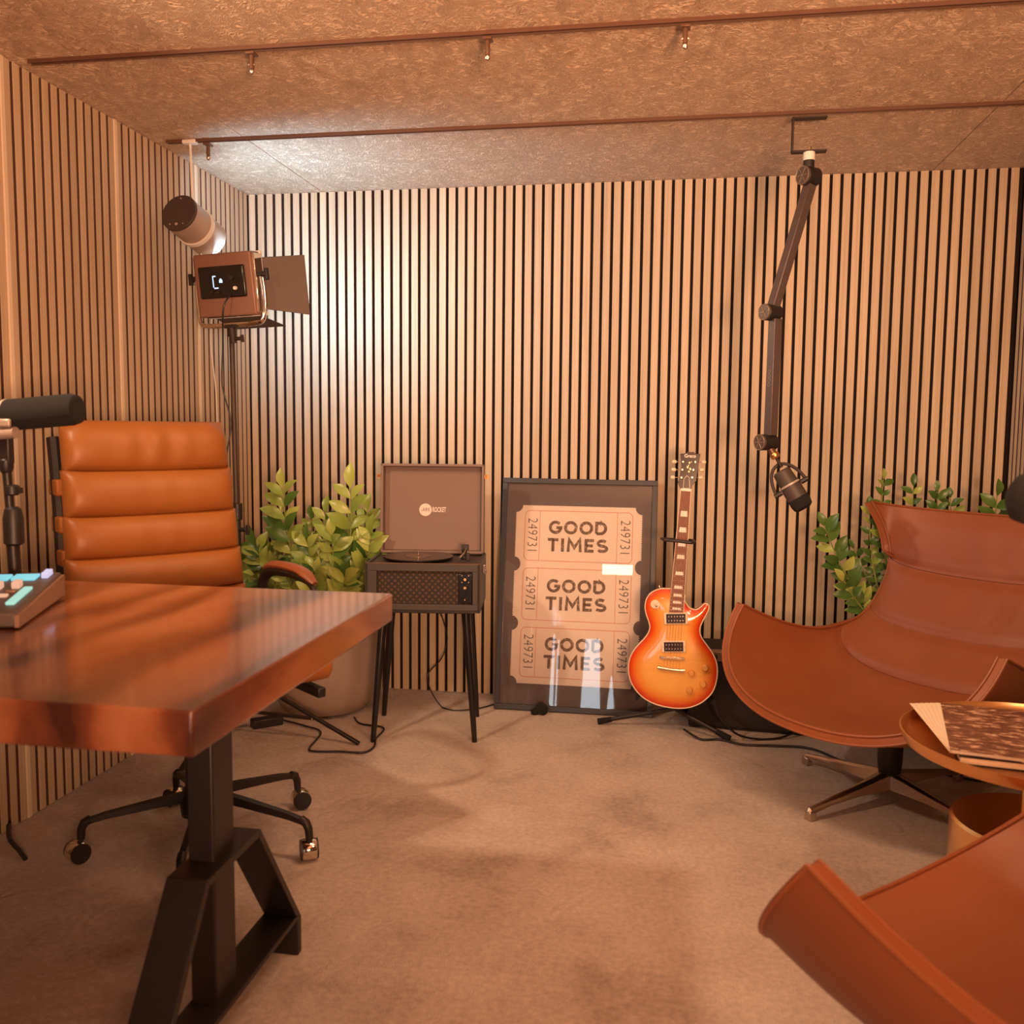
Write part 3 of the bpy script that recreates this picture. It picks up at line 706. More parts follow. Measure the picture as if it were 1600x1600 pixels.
zz_plant(p1, stems1, .092, .042, ('leaf', 'leaf_dark'), 3, 285)
p2 = thing('potted_plant', 'dark green plant rising behind the rear lounge chair near the right wall', 'plant', (.98, 3.52, 0))
MB().lathe([(0, 0), (.11, 0), (.15, .03), (.19, .15), (.20, .30), (.185, .40), (.175, .40), (.18, .33), (0, .33)], 40).build('pot', 'pot', p2)
MB().lathe([(0, .35), (.10, .358), (.178, .348), (.178, .335)], 32).build('soil', 'soil', p2)
stems2 = [((-.10, 0, .35), (-.40, -.02, .79), (-.04, 0, -.02), 11, 1.25), ((-.10, .02, .35), (-.24, .0, .86), (-.05, 0, 0), 11, .72), ((-.12, -.05, .35), (-.34, -.10, .60), (-.02, 0, .0), 7, 1.0),
          ((-.05, 0, .35), (-.20, -.01, .965), (-.07, 0, .02), 12, .75), ((-.02, 0, .35), (-.08, .05, .94), (-.03, 0, 0), 11, .8), ((.02, 0, .35), (-.01, .0, .925), (0, 0, 0), 11, .85),
          ((.05, 0, .35), (.04, .02, .90), (.02, 0, 0), 10, .9), ((.06, 0, .35), (.175, -.05, .915), (.05, 0, 0), 8, 1.35), ((.08, 0, .35), (.26, -.05, .75), (.04, 0, 0), 8, 1.2), ((-.08, 0, .35), (-.28, .05, .70), (-.02, 0, 0), 8, .9)]
zz_plant(p2, stems2, .068, .036, ('leaf_dark', 'leaf'), 11, 220)

# ================================================================== RECORD PLAYER
rp = thing('record_player', 'charcoal suitcase record player with raised lid on four black splayed legs', 'record player', (-.868, 3.30, 0), rad(7.5))
z0, z1 = .478, .655; hw, hd = .207, .155
b2 = MB()
b2.box((0, 0, (z0+z1)/2-.0), (2*hw, 2*hd, .0)) if False else None
# case built as walls so that the speaker recess is real
for nm, c, d in (('case_bottom', (0, 0, z0+.006), (2*hw, 2*hd, .012)), ('case_deck', (0, 0, z1-.010), (2*hw-.02, 2*hd-.02, .008)),
                 ('case_side', (-hw+.006, 0, (z0+z1)/2), (.012, 2*hd, z1-z0)), ('case_side', (hw-.006, 0, (z0+z1)/2), (.012, 2*hd, z1-z0)),
                 ('case_back', (0, hd-.006, (z0+z1)/2), (2*hw, .012, z1-z0))):
    rbox(nm, c, d, 'vinylgrey', rp, .002)
# front frame with a rounded opening
b2 = MB(); fz0, fz1, fx0, fx1 = z0+.030, z1-.028, -hw+.042, hw-.028
for c, d in (((0, -hd+.006, (z1+fz1)/2), (2*hw, .012, z1-fz1)), ((0, -hd+.006, (z0+fz0)/2), (2*hw, .012, fz0-z0)),
             (((-hw+fx0)/2, -hd+.006, (fz0+fz1)/2), (fx0+hw, .012, fz1-fz0)), (((hw+fx1)/2, -hd+.006, (fz0+fz1)/2), (hw-fx1, .012, fz1-fz0))):
    b2.box(c, d)
b2.build('front_frame', 'vinylgrey', rp, bevel=.0015)
MB().box(((fx0+fx1)/2, -hd+.016, (fz0+fz1)/2), (fx1-fx0, .006, fz1-fz0)).build('speaker_grille', 'weave', rp, smooth=False)
MB().box((fx1-.026, -hd+.010, (fz0+fz1)/2-.002), (.050, .010, fz1-fz0-.012)).build('control_plate', 'blackgloss', rp, bevel=.003)
for zz, r_ in ((fz1-.026, .009), (fz1-.056, .009), (fz0+.020, .0045)):
    kn = MB().cyl((fx1-.026, -hd+.006, zz), (fx1-.026, -hd-.010, zz), r_, r_*.8, n=20).build('knob', 'black', rp)
    MB().cyl((fx1-.026, -hd-.010, zz), (fx1-.026, -hd-.0112, zz), r_*.55, n=16).build('knob_cap', 'brass', kn)
b2 = MB()
for xx in (fx1-.038, fx1-.014):
    for zz in (fz1-.014, fz1-.038): b2.cyl((xx, -hd+.004, zz), (xx, -hd+.001, zz), .002, n=8)
b2.build('jack', 'brass', rp)
# rim of tray, platter, tonearm
MB().box((0, -hd+.004, z1-.001), (2*hw, .008, .004)).build('front_trim', 'rail', rp, bevel=.001)
MB().lathe([(0, 0), (.125, 0), (.130, .004), (.130, .008), (0, .008)], 48, mat=Matrix.Translation((-.035, -.01, z1+.0))).build('platter', 'blackgloss', rp)
MB().lathe([(.0, .008), (.048, .008), (.048, .0092), (0, .0092)], 32, mat=Matrix.Translation((-.035, -.01, z1))).build('record_label', 'amppanel', rp)
MB().cyl((-.035, -.01, z1+.008), (-.035, -.01, z1+.024), .003, n=10).build('spindle', 'chrome', rp)
ta = MB(); ta.lathe([(0, 0), (.020, 0), (.020, .012), (.010, .014), (.010, .030), (0, .032)], 24, mat=Matrix.Translation((.135, .02, z1-.004))); ta.box((.135, .045, z1+.034), (.028, .018, .022)); tb = ta.build('tonearm_base', 'black', rp, bevel=.001)
MB().tube([(.135, .05, z1+.032), (.140, -.03, z1+.026), (.128, -.11, z1+.016)], .003, 8).build('tonearm', 'chrome', rp)
rbox('headshell', (.126, -.115, z1+.012), (.014, .028, .008), 'black', rp, .001)
rbox('arm_rest', (.152, -.03, z1+.010), (.012, .012, .028), 'black', rp, .001)
# lid, standing up at the back, leaning slightly
LM = Matrix.Translation((.0, hd-.03, z1)) @ Matrix.Rotation(rad(-4), 4, 'X')
lh = .345; lw = .200
lid = MB().box((0, .038, lh/2), (2*lw, .006, lh), LM).build('lid', 'vinylgrey', rp, bevel=.001)
b2 = MB()
for c, d in (((0, .012, lh-.005), (2*lw, .052, .010)), ((0, .012, .005), (2*lw, .052, .010)), ((-lw+.005, .012, lh/2), (.010, .052, lh)), ((lw-.005, .012, lh/2), (.010, .052, lh))): b2.box(c, d, LM)
b2.build('lid_rim', M['lidlining'], rp, bevel=.002)
MB().box((0, .033, lh/2), (2*lw-.022, .004, lh-.022), LM).build('lid_lining', 'lidlining', rp, smooth=False)
lg_m = LM @ Matrix.Translation((-.010, .0302, lh*.50)) @ TXT
MB().cyl((-.031, .0308, lh*.485), (-.031, .0300, lh*.485), .0245, n=40, mat=LM).build('logo_disc', 'logo', lid)
text_mesh('logo_text', 'ROCKET', .0265, 'logo', lid, LM @ Matrix.Translation((.0225, .0302, lh*.485)) @ TXT, bold=.0008, sx=.52, depth=.0003, spacing=1.0)
text_mesh('logo_letters', '-ARK', .020, 'mount', lid, LM @ Matrix.Translation((-.030, .0296, lh*.485)) @ TXT, sx=.8, depth=.0002)
for s_ in (-1, 1):
    b2 = MB(); b2.box((s_*(lw+.005), .008, lh*.86), (.010, .012, .018), LM); b2.lathe([(.007, -.002), (.010, -.002), (.010, .002), (.007, .002), (.007, -.002)], 16, mat=LM @ Matrix.Translation((s_*(lw+.009), .0, lh*.86)) @ Matrix.Rotation(PI/2, 4, 'X')); b2.build('lid_clasp', 'brass', rp, bevel=.001)
b2 = MB(); b2.box((hw+.006, -.06, z1-.030), (.012, .022, .030)); b2.box((hw+.012, -.06, z1-.040), (.006, .026, .018)); b2.build('side_clasp', 'chrome', rp, bevel=.002)
rc = math.cos(rad(7.5)); rs_ = math.sin(rad(7.5))
def to_rp(x, y): dx, dy = x+.868, y-3.30; return (dx*rc+dy*rs_, -dx*rs_+dy*rc)
for (fx, fy), (tx, ty) in (((-1.025, 3.118), (-.150, -.095)), ((-.663, 3.188), (.150, -.095)), ((-1.080, 3.425), (-.150, .095)), ((-.715, 3.482), (.150, .095))):
    bx, by = to_rp(fx, fy)
    MB().tube([(tx, ty, z0), (bx, by, 0)], [.017, .0095], 16).build('leg', 'blackgloss', rp)
MB().box((0, 0, z0-.004), (.36, .25, .010)).build('leg_plate', 'black', rp, bevel=.002)
tag(MB().tube(smoothpath([(-.86, 3.47, .40), (-.915, 3.70, .36), (-.90, 3.745, .25), (-.925, 3.75, .16), (-.985, 3.745, .085), (-.96, 3.70, .03), (-.90, 3.60, .006), (-.86, 3.545, .005), (-.80, 3.53, .005), (-.72, 3.58, .005), (-.66, 3.66, .005), (-.60, 3.70, .005)], 6), .0025, 6).build('power_cable', 'black'),
    'thin dark cord hanging behind the record player and trailing on the carpet', 'cable')

# ================================================================== FRAMED POSTER
pw, ph = .636, .945
tilt = math.atan2(.165, .93)
po = thing('framed_poster', 'black framed good times ticket poster leaning against the slatted wall', 'poster', (-.349, 3.600, .002), rot=(-tilt, rad(.2), rad(.6)))
fw, fd = .021, .026
for nm, c, d in (('frame_bar', (0, 0, fw/2), (pw, fd, fw)), ('frame_bar', (0, 0, ph-fw/2), (pw, fd, fw)), ('frame_bar', (-pw/2+fw/2, 0, ph/2), (fw, fd, ph-2*fw)), ('frame_bar', (pw/2-fw/2, 0, ph/2), (fw, fd, ph-2*fw))):
    rbox(nm, c, d, 'frame', po, .0015)
MB().box((0, .008, ph/2), (pw-.03, .004, ph-.03)).build('backing_board', 'mount', po, smooth=False)
MB().box((0, -.004, ph/2), (pw-2*fw+.002, .002, ph-2*fw+.002)).build('glass_pane', 'glass', po, smooth=False)
# ticket sheet outline with notches and serrated sides
def ticket_outline():
    W, Ht = .522, .243; pts = []
    zb = .105
    r_ = .030
    right = []
    n_t = 20
    for kk in range(3):
        z_a = zb+kk*Ht
        a0 = z_a+r_; a1 = z_a+Ht-r_
        # corner/notch arc below
        for i in range(5):
            an = -PI/2+PI/2*i/4 if kk == 0 else 0
        if kk == 0:
            for i in range(6): an = PI*1.0-PI/2*i/5; right.append((W/2+r_*math.cos(an)*1.0, zb+r_*math.sin(an)))
        st_ = (a1-a0)/n_t
        for i in range(n_t):
            right.append((W/2, a0+st_*i)); right.append((W/2-.005, a0+st_*(i+.5)))
        right.append((W/2, a1))
        if kk < 2:
            for i in range(1, 9): an = -PI/2-PI*i/9; right.append((W/2+r_*.9*math.cos(an), z_a+Ht+r_*math.sin(an)))
        else:
            for i in range(6): an = -PI/2-PI/2*i/5; right.append((W/2+r_*math.cos(an), z_a+Ht+r_*math.sin(an)))
    left = [(-x, z) for x, z in reversed(right)]
    return right+left, zb, Ht, W
tk, zb, Ht, TW = ticket_outline()
def flat_poly(name, poly, y, mat, parent, th=.0006):
    r2 = delaunay_2d_cdt([Vector(p) for p in poly], [], [list(range(len(poly)))], 1, 1e-6)
    vs_ = [(v.x, y, v.y) for v in r2[0]]; n = len(vs_)
    b2 = MB(); b2.add(vs_+[(x, yy+th, z) for x, yy, z in vs_], [tuple(f) for f in r2[2]]+[tuple(i+n for i in f)[::-1] for f in r2[2]])
    return b2.build(name, mat, parent, smooth=False)
sheet = flat_poly('ticket_sheet', tk, .0050, 'paper', po)
def line_loop(name, poly, y, wd, mat, parent, closed=True):
    b2 = MB(); n = len(poly)
    for i in range(n if closed else n-1):
        a = Vector(poly[i]); b_ = Vector(poly[(i+1) % n]); d = (b_-a)
        if d.length < 1e-6: continue
        d.normalize(); p = Vector((-d.y, d.x))*wd/2
        q_ = [a+p-d*wd*.3, b_+p+d*wd*.3, b_-p+d*wd*.3, a-p-d*wd*.3]
        b2.add([(v.x, y, v.y) for v in q_]+[(v.x, y-.0003, v.y) for v in q_], [(0, 1, 2, 3), (7, 6, 5, 4), (0, 4, 5, 1), (1, 5, 6, 2), (2, 6, 7, 3), (3, 7, 4, 0)])
    return b2.build(name, mat, parent, smooth=False)
def rrect(x0, x1, z0_, z1_, r_, n=4):
    pts = []
    for cx, cz, a0 in ((x1-r_, z0_+r_, -PI/2), (x1-r_, z1_-r_, 0), (x0+r_, z1_-r_, PI/2), (x0+r_, z0_+r_, PI)):
        for i in range(n+1): an = a0+PI/2*i/n; pts.append((cx+r_*math.cos(an), cz+r_*math.sin(an)))
    return pts
def arc(cx, cz, rx, rz_, a0, a1, n=14): return [(cx+rx*math.cos(rad(a0+(a1-a0)*i/n)), cz+rz_*math.sin(rad(a0+(a1-a0)*i/n))) for i in range(n+1)]
hc = .0215                                          # half cap height to the stroke centre line
GL = {'O': (.057, [arc(.0285, 0, .022, hc, 0, 360, 24)]),
      'G': (.055, [arc(.0275, 0, .022, hc, 45, 345, 20)+[(.049, -.001), (.030, -.001)]]),
      'D': (.053, [[(.007, -hc), (.007, hc), (.022, hc)]+arc(.022, 0, .022, hc, 90, -90, 14)+[(.007, -hc)]]),
      'T': (.048, [[(.002, hc), (.046, hc)], [(.024, hc), (.024, -hc-.006)]]),
      'I': (.018, [[(.009, hc+.006), (.009, -hc-.006)]]),
      'M': (.066, [[(.008, -hc-.006), (.011, hc+.002), (.033, -hc+.012), (.055, hc+.002), (.058, -hc-.006)]]),
      'E': (.044, [[(.040, hc), (.008, hc), (.008, -hc), (.040, -hc)], [(.008, 0), (.036, 0)]]),
      'S': (.050, [arc(.024, hc*.5, .0165, hc*.5, 35, 270, 12)+arc(.024, -hc*.5, .0185, hc*.5, 90, -150, 12)[1:]])}
def stroke_word(word, zc_, parent):
    gap = .0065; tot = sum(GL[c][0] for c in word)+gap*(len(word)-1); x = -tot/2
    for c in word:
        b4 = MB()
        for pl in GL[c][1]:
            pl = [(x+p[0], zc_+p[1]) for p in pl]; n = len(pl); wd = .0122; vs_ = []
            for i, p in enumerate(pl):
                a_ = Vector(pl[max(i-1, 0)]); c_ = Vector(p); b_ = Vector(pl[min(i+1, n-1)])
                d1 = (c_-a_).normalized() if i > 0 else (b_-c_).normalized(); d2 = (b_-c_).normalized() if i < n-1 else d1
                t_ = (d1+d2).normalized() if (d1+d2).length > .01 else d1
                nn_ = Vector((-t_.y, t_.x)); k_ = wd/2/max(.45, nn_.dot(Vector((-d1.y, d1.x))))
                vs_ += [(c_.x+nn_.x*k_, .0046, c_.y+nn_.y*k_), (c_.x-nn_.x*k_, .0046, c_.y-nn_.y*k_)]
            m_ = len(vs_)
            b4.add(vs_+[(vx, .0050, vz) for vx, _, vz in vs_], [(2*i, 2*i+2, 2*i+3, 2*i+1) for i in range(n-1)]+[(m_+2*i, m_+2*i+1, m_+2*i+3, m_+2*i+2) for i in range(n-1)])
        b4.build('ticket_letter', 'stamp', parent, smooth=False)
        x += GL[c][0]+gap
for kk in range(3):
    za, zb_ = zb+kk*Ht+.0155, zb+(kk+1)*Ht-.0155
    if kk == 2: zb_ -= .006
    if kk == 0: za += .012
    line_loop('ticket_border', rrect(-TW/2+.040, TW/2-.040, za, zb_, .020), .0049, .0022, 'redline', sheet)
    for s_ in (-1, 1): line_loop('ticket_divider', [(s_*(TW/2-.102), za), (s_*(TW/2-.102), zb_)], .0049, .0018, 'redline', sheet, False)
    zc = (za+zb_)/2
    for word, dz in (('GOOD', .036), ('TIMES', -.036)):
        stroke_word(word, zc+dz, sheet)
    for s_ in (-1, 1):
        text_mesh('ticket_number', '249731', .058, 'ink', sheet, Matrix.Translation((s_*(TW/2-.071)+(.0), .0046, zc)) @ TXT @ Matrix.Rotation(-PI/2, 4, 'Z'), bold=-.0008, sx=.80, depth=.0002, spacing=1.06)
plug = thing('rubber_wedge', 'small black lumpy wedge holding the foot of the framed poster', 'wedge', (-.478, 3.560, 0))
MB().lathe([(0, 0), (.022, .001), (.026, .014), (.020, .032), (.008, .040), (0, .041)], 14, mat=Matrix.Rotation(.5, 4, 'Y') @ Matrix.Translation((0, 0, .008))).build('wedge_body', 'foam', plug)
MB().lathe([(0, 0), (.014, .001), (.016, .010), (.008, .022), (0, .023)], 12, mat=Matrix.Translation((-.016, -.006, 0))).build('wedge_tail', 'foam', plug)

# ================================================================== ELECTRIC GUITAR (local x, z = picture plane, y = thickness)
gt = thing('electric_guitar', 'cherry sunburst single-cutaway electric guitar upright on a floor stand', 'guitar', (.033, 3.40, .106), rot=(rad(-4), 0, 0))
S_ = .00238/5.333
def G(x, y): return ((x-560)*S_, (1210-y)*S_)
out_px = [(540, 214), (480, 215), (430, 230), (382, 260), (352, 310), (342, 370), (352, 430), (374, 490), (386, 540), (374, 590), (338, 645), (290, 700), (248, 760), (224, 820), (216, 890), (226, 970), (256, 1040), (310, 1108), (380, 1158), (470, 1192), (570, 1208), (650, 1209), (730, 1196), (810, 1160), (870, 1110), (915, 1050), (940, 970), (947, 880), (934, 800), (900, 730), (852, 665), (812, 610), (796, 555), (806, 500), (834, 440), (858, 390), (866, 350), (850, 327), (825, 332), (798, 358), (768, 378), (730, 378), (698, 357), (676, 325), (664, 300), (664, 255), (600, 218)]
raw = [G(*p) for p in out_px]
nP = len(raw); outline = []
for i in range(nP):
    for k in range(3):
        p = [Vector(raw[(i+d) % nP]) for d in (-1, 0, 1, 2)]; f = k/3
        outline.append(.5*((2*p[1])+(-p[0]+p[2])*f+(2*p[0]-5*p[1]+4*p[2]-p[3])*f*f+(-p[0]+3*p[1]-3*p[2]+p[3])*f**3))
def edge_dist(p):
    best = 9
    for i in range(len(outline)):
        a = outline[i]; b_ = outline[(i+1) % len(outline)]; ab = b_-a
        t = max(0, min(1, (p-a).dot(ab)/max(ab.length_squared, 1e-12))); best = min(best, (p-a-ab*t).length)
    return best
def inside(p):
    c = False; n = len(outline)
    for i in range(n):
        a, b_ = outline[i], outline[i-1]
        if (a.y > p.y) != (b_.y > p.y) and p.x < (b_.x-a.x)*(p.y-a.y)/(b_.y-a.y)+a.x: c = not c
    return c
ptsg = [p.copy() for p in outline]; nO = len(outline)
gx = -.17
while gx < .19:
    gz = 0
    while gz < .46:
        p = Vector((gx+.0001, gz))
        if inside(p) and edge_dist(p) > .004: ptsg.append(p)
        gz += .0085
    gx += .0085
r2 = delaunay_2d_cdt(ptsg, [], [list(range(nO))], 1, 1e-6)
dist = [edge_dist(v) for v in r2[0]]
def dome(d): return .013*(1-math.exp(-d/.028))
vs_ = [(v.x, -.004-dome(d), v.y) for v, d in zip(r2[0], dist)]
b2 = MB(); b2.add(vs_, [tuple(f) for f in r2[2]])
top = b2.build('body_top', 'burst', gt, angle=80)
at_ = top.data.attributes.new('edge_distance', 'FLOAT', 'POINT')
for i, v in enumerate(top.data.vertices):
    at_.data[i].value = min(1, edge_dist(Vector((v.co.x, v.co.z)))/.072)
b2 = MB(); n = len(outline)
b2.add([(p.x, -.004, p.y) for p in outline]+[(p.x, .044, p.y) for p in outline], [tuple(range(n, 2*n))]+[(i, i+n, (i+1) % n+n, (i+1) % n) for i in range(n)])
b2.build('body_side', 'guitarside', gt, angle=60)
b2 = MB(); b2.tube([(p.x, -.0055, p.y) for p in outline+[outline[0]]], .0024, 6, caps=False); b2.build('body_binding', 'binding', gt)
def P2(px, py): return ((px-1045)*.00238, (1105-py)*.00238)
# neck: from (1041,960) to (1060,764) in photo pixels ; plane local
nb0, nb1 = Vector(P2(1052.5, 955)), Vector(P2(1062.5, 765))
nd = (nb1-nb0).normalized(); nn = Vector((nd.y, -nd.x))
def NP(t, s, y): p = nb0+(nb1-nb0)*t+nn*s; return (p.x, y, p.y)
def neckbox(t0, t1, w0, w1, y0_, y1_):
    return [NP(t0, -w0, y0_), NP(t0, w0, y0_), NP(t0, w0, y1_), NP(t0, -w0, y1_), NP(t1, -w1, y0_), NP(t1, w1, y0_), NP(t1, w1, y1_), NP(t1, -w1, y1_)]
F6 = [(0, 1, 2, 3), (7, 6, 5, 4), (0, 4, 5, 1), (1, 5, 6, 2), (2, 6, 7, 3), (3, 7, 4, 0)]
nw0, nw1 = .0275, .0195
def nw(t): return nw0+(nw1-nw0)*t
MB().add(neckbox(-.02, 1, nw0, nw1, -.010, .018), F6).build('neck', 'guitarside', gt, bevel=.005, seg=3)
MB().add(neckbox(-.02, 1, nw0, nw1, -.0215, -.0105), F6).build('fretboard_binding', 'binding', gt, smooth=False)
MB().add(neckbox(-.018, .998, nw0-.002, nw1-.002, -.0225, -.0200), F6).build('fretboard', 'rosewood', gt, smooth=False)
frets = [1-2*(1-2**(-k/12.0))*.745 for k in range(0, 23)]
Lsc = 1.0
frets = [1-(1-2**(-k/12.0))/(1-2**(-22/12.0))*1.0 for k in range(1, 23)]
for t in frets: MB().cyl(NP(t, -nw(t)+.002, -.0228), NP(t, nw(t)-.002, -.0228), .0009, n=6).build('fret', 'nickel', gt)
allf = [1]+frets
for k in (3, 5, 7, 9, 12, 15, 17, 19, 21):
    t0_, t1_ = allf[k-1], allf[k]; tm = (t0_+t1_)/2; hh_ = (t0_-t1_)*.33; ww = nw(tm)*.62
    MB().add(neckbox(tm-hh_, tm+hh_, ww, ww*.88, -.0229, -.0222), F6).build('inlay', 'pearl', gt, smooth=False)
MB().add(neckbox(.998, 1.018, nw1, nw1, -.0245, -.012), F6).build('nut', 'pearl', gt, smooth=False)
# headstock outline px in crop (940,680) scale 7.27
def HS(x, y): return P2(940+x/7.27, 680+y/7.27)
hs_px = [(830, 605), (800, 520), (820, 470), (835, 340), (822, 200), (870, 195), (905, 175), (935, 180), (965, 178), (990, 195), (1045, 200), (1030, 280), (1005, 500), (960, 560), (950, 605)]
hs_o = MB().prism([HS(*p) for p in hs_px], -.016, -.001).build('headstock', 'headstock', gt, bevel=.001)
text_mesh('headstock_script', 'Greco', .018, 'pearl', hs_o, Matrix.Translation((*[HS(930, 225)[0]], -.0165, HS(930, 225)[1])) @ TXT, bold=.0003, sx=.9, depth=.0003)
orn = MB()
for x, y, r_ in ((925, 300, .003), (905, 350, .0035), (935, 370, .0035), (920, 400, .003), (915, 330, .002), (945, 290, .0015)): orn.box((HS(x, y)[0], -.0163, HS(x, y)[1]), (r_*1.6, .0008, r_*2))
orn.build('headstock_inlay', 'gold_ink', hs_o, smooth=False)
line_loop('truss_cover_edge', [HS(*p) for p in ((860, 590), (870, 480), (900, 445), (925, 470), (935, 590))], -.0165, .0012, 'pearl', hs_o)
for x, y, s_ in ((852, 290, -1), (847, 380, -1), (838, 468, -1), (988, 290, 1), (968, 378, 1), (957, 465, 1)):
    p = HS(x, y); tn = MB().cyl((p[0], -.016, p[1]), (p[0], -.024, p[1]), .0034, n=12).build('tuner_post', 'nickel', gt)
    ex = s_*.032; MB().cyl((p[0], -.006, p[1]), (p[0]+ex*.75, -.006, p[1]), .0015, n=8).build('tuner_shaft', 'nickel', tn)
    MB().lathe([(0, -.009), (.006, -.008), (.0072, 0), (.006, .006), (0, .008)], 12, mat=Matrix.Translation((p[0]+ex, -.006, p[1])) @ Matrix.Rotation(s_*PI/2, 4, 'Y')).build('tuner_button', 'binding', tn)
# pickups
for cx, cy in ((598, 455), (585, 690)):
    p = G(cx, cy); rm = Matrix.Translation((p[0], 0, p[1])) @ Matrix.Rotation(rad(-3), 4, 'Y')
    pu = MB().box((0, -.019, 0), (.088, .010, .044), rm).build('pickup_ring', 'binding', gt, bevel=.003)
    MB().box((0, -.024, 0), (.070, .006, .034), rm).build('pickup', 'headstock', pu, bevel=.001)
    b2 = MB()
    for rz_ in (-.0075, .0075):
        for i in range(6): b2.cyl((-.026+.0104*i, -.0265, rz_), (-.026+.0104*i, -.0280, rz_), .0022, n=8, mat=rm)
    b2.build('pole_piece', 'nickel', pu)
    b2 = MB()
    for xx in (-.040, .040): b2.cyl((xx, -.024, 0), (xx, -.0255, 0), .0018, n=8, mat=rm)
    b2.build('screw', 'nickel', pu)
p = G(575, 785); rm = Matrix.Translation((p[0], 0, p[1])) @ Matrix.Rotation(rad(1), 4, 'Y')
br = MB().box((0, -.022, 0), (.090, .010, .011), rm).build('bridge', 'nickel', gt, bevel=.002)
b2 = MB()
for i in range(6): b2.box((-.028+.0112*i, -.0275, 0), (.008, .005, .007), rm)
b2.build('bridge_saddle', 'brass', br, bevel=.001)
p = G(572, 880); b2 = MB(); b2.tube([(p[0]-.050, -.026, p[1]+.006), (p[0]-.040, -.027, p[1]+.004), (p[0], -.028, p[1]), (p[0]+.038, -.027, p[1]-.002), (p[0]+.048, -.026, p[1]-.001)], [.0075, .0065, .006, .0065, .0075], 12); b2.build('tailpiece', 'nickel', gt)
for x, y in ((735, 905), (845, 855), (722, 1045), (832, 990)):
    p = G(x, y); kn = MB().lathe([(0, 0), (.0135, 0), (.0125, .003), (.0105, .014), (.009, .016), (0, .0165)], 24, mat=Matrix.Translation((p[0], -.015, p[1])) @ Matrix.Rotation(PI/2, 4, 'X')).build('control_knob', 'amberknob', gt)
p = G(425, 345); sw = MB().lathe([(0, 0), (.0165, 0), (.0165, .002), (0, .0025)], 28, mat=Matrix.Translation((p[0], -.015, p[1])) @ Matrix.Rotation(PI/2, 4, 'X')).build('toggle_plate', 'binding', gt)
MB().tube([(p[0], -.017, p[1]), (p[0]+.006, -.034, p[1]-.006)], [.0022, .003], 8).build('toggle_lever', 'nickel', sw)
p = HS(1045, 0)
b2 = MB()
for i in range(6):
    f = (i-2.5)/2.5
    a = NP(1.01, f*.0155, -.0252); q_ = G(575+f*62, 783)
    e_ = G(572+f*60, 880)
    b2.tube([a, (q_[0], -.0305, q_[1]), (e_[0], -.030, e_[1])], .0005, 5)
b2.build('guitar_string', 'nickel', gt)
# strap button on the upper bout
p = G(460, 212); MB().cyl((p[0], .02, p[1]-.003), (p[0]-.002, .02, p[1]+.008), .004, n=10).build('strap_button', 'nickel', gt)

# guitar stand
gs = thing('guitar_stand', 'black tubular A-frame stand holding the sunburst guitar', 'stand', (.06, 3.50, 0))
def W2(x, y, z): return (x-.06, y-3.50, z)
hubp = W2(.055, 3.46, .085)
for nm, q_ in (('leg', W2(-.232, 3.478, .012)), ('leg', W2(.252, 3.372, .012)), ('leg', W2(.10, 3.70, .012))):
    lg = MB().tube([hubp, q_], .0085, 12).build(nm, 'black', gs)
    v = Vector(q_)-Vector(hubp); v.normalize()
    MB().tube([Vector(q_)-v*.05, Vector(q_)+v*.004], [.0105, .0125], 12).build('rubber_foot', 'foam', lg)
MB().tube([W2(.06, 3.47, .085), W2(.075, 3.50, .40), W2(.083, 3.50, .72)], .0075, 12).build('upright', 'black', gs)
# cradle arms under the body
for s_ in (-1, 1):
    MB().tube(smoothpath([W2(.055, 3.475, .10), W2(.055+s_*.06, 3.475, .125), W2(.055+s_*.13, 3.46, .14), W2(.055+s_*.14, 3.40, .135), W2(.055+s_*.14, 3.355, .150)], 4), .0075, 10).build('cradle_arm', 'foam', gs)
MB().tube([W2(.0, 3.352, .741), W2(.05, 3.349, .738), W2(.098, 3.352, .733)], .0062, 10).build('neck_strap', 'black', gs)
MB().tube(smoothpath([W2(.0, 3.352, .741), W2(-.008, 3.38, .741), W2(.0, 3.43, .735), W2(.083, 3.50, .725)], 4), .0055, 8).build('neck_yoke', 'black', gs)
MB().tube(smoothpath([W2(.083, 3.50, .725), W2(.105, 3.45, .73), W2(.108, 3.38, .733), W2(.098, 3.352, .733)], 4), .0055, 8).build('neck_yoke', 'black', gs)

# ================================================================== AMPLIFIER
am = thing('guitar_amplifier', 'black combo guitar amplifier on the floor behind the rear lounge chair', 'amplifier', (.335, 3.60, 0), rad(-4))
rbox('cabinet', (0, 0, .135), (.44, .21, .262), 'tolex', am, .006)
rbox('grille', (0, -.108, .122), (.40, .008, .215), 'grille', am, .003)
rbox('control_panel', (0, -.075, .283), (.44, .07, .038), 'amppanel', am, .003)
rbox('top_cover', (0, .02, .285), (.442, .17, .042), 'tolex', am, .006)
for i in range(6): MB().cyl((-.17+.045*i, -.1105, .283), (-.17+.045*i, -.121, .283), .008, n=14).build('knob', 'black', am)
for i in range(7): rbox('piping_dash', (-.18+.05*i, -.1125, .243), (.026, .003, .004), 'ringgrey', am, .001)
for i in range(4): rbox('rubber_foot', ((-1)**i*.19, -.08 if i < 2 else .08, .004), (.03, .03, .008), 'black', am, .002)
tag(MB().tube(smoothpath([(.195, 3.35, .150), (.22, 3.36, .09), (.28, 3.37, .03), (.36, 3.40, .006), (.44, 3.43, .006), (.50, 3.47, .02), (.52, 3.49, .03)], 6), .0042, 7).build('guitar_cable', 'black'),
    'black instrument cable dropping from the guitar to the amplifier', 'cable')
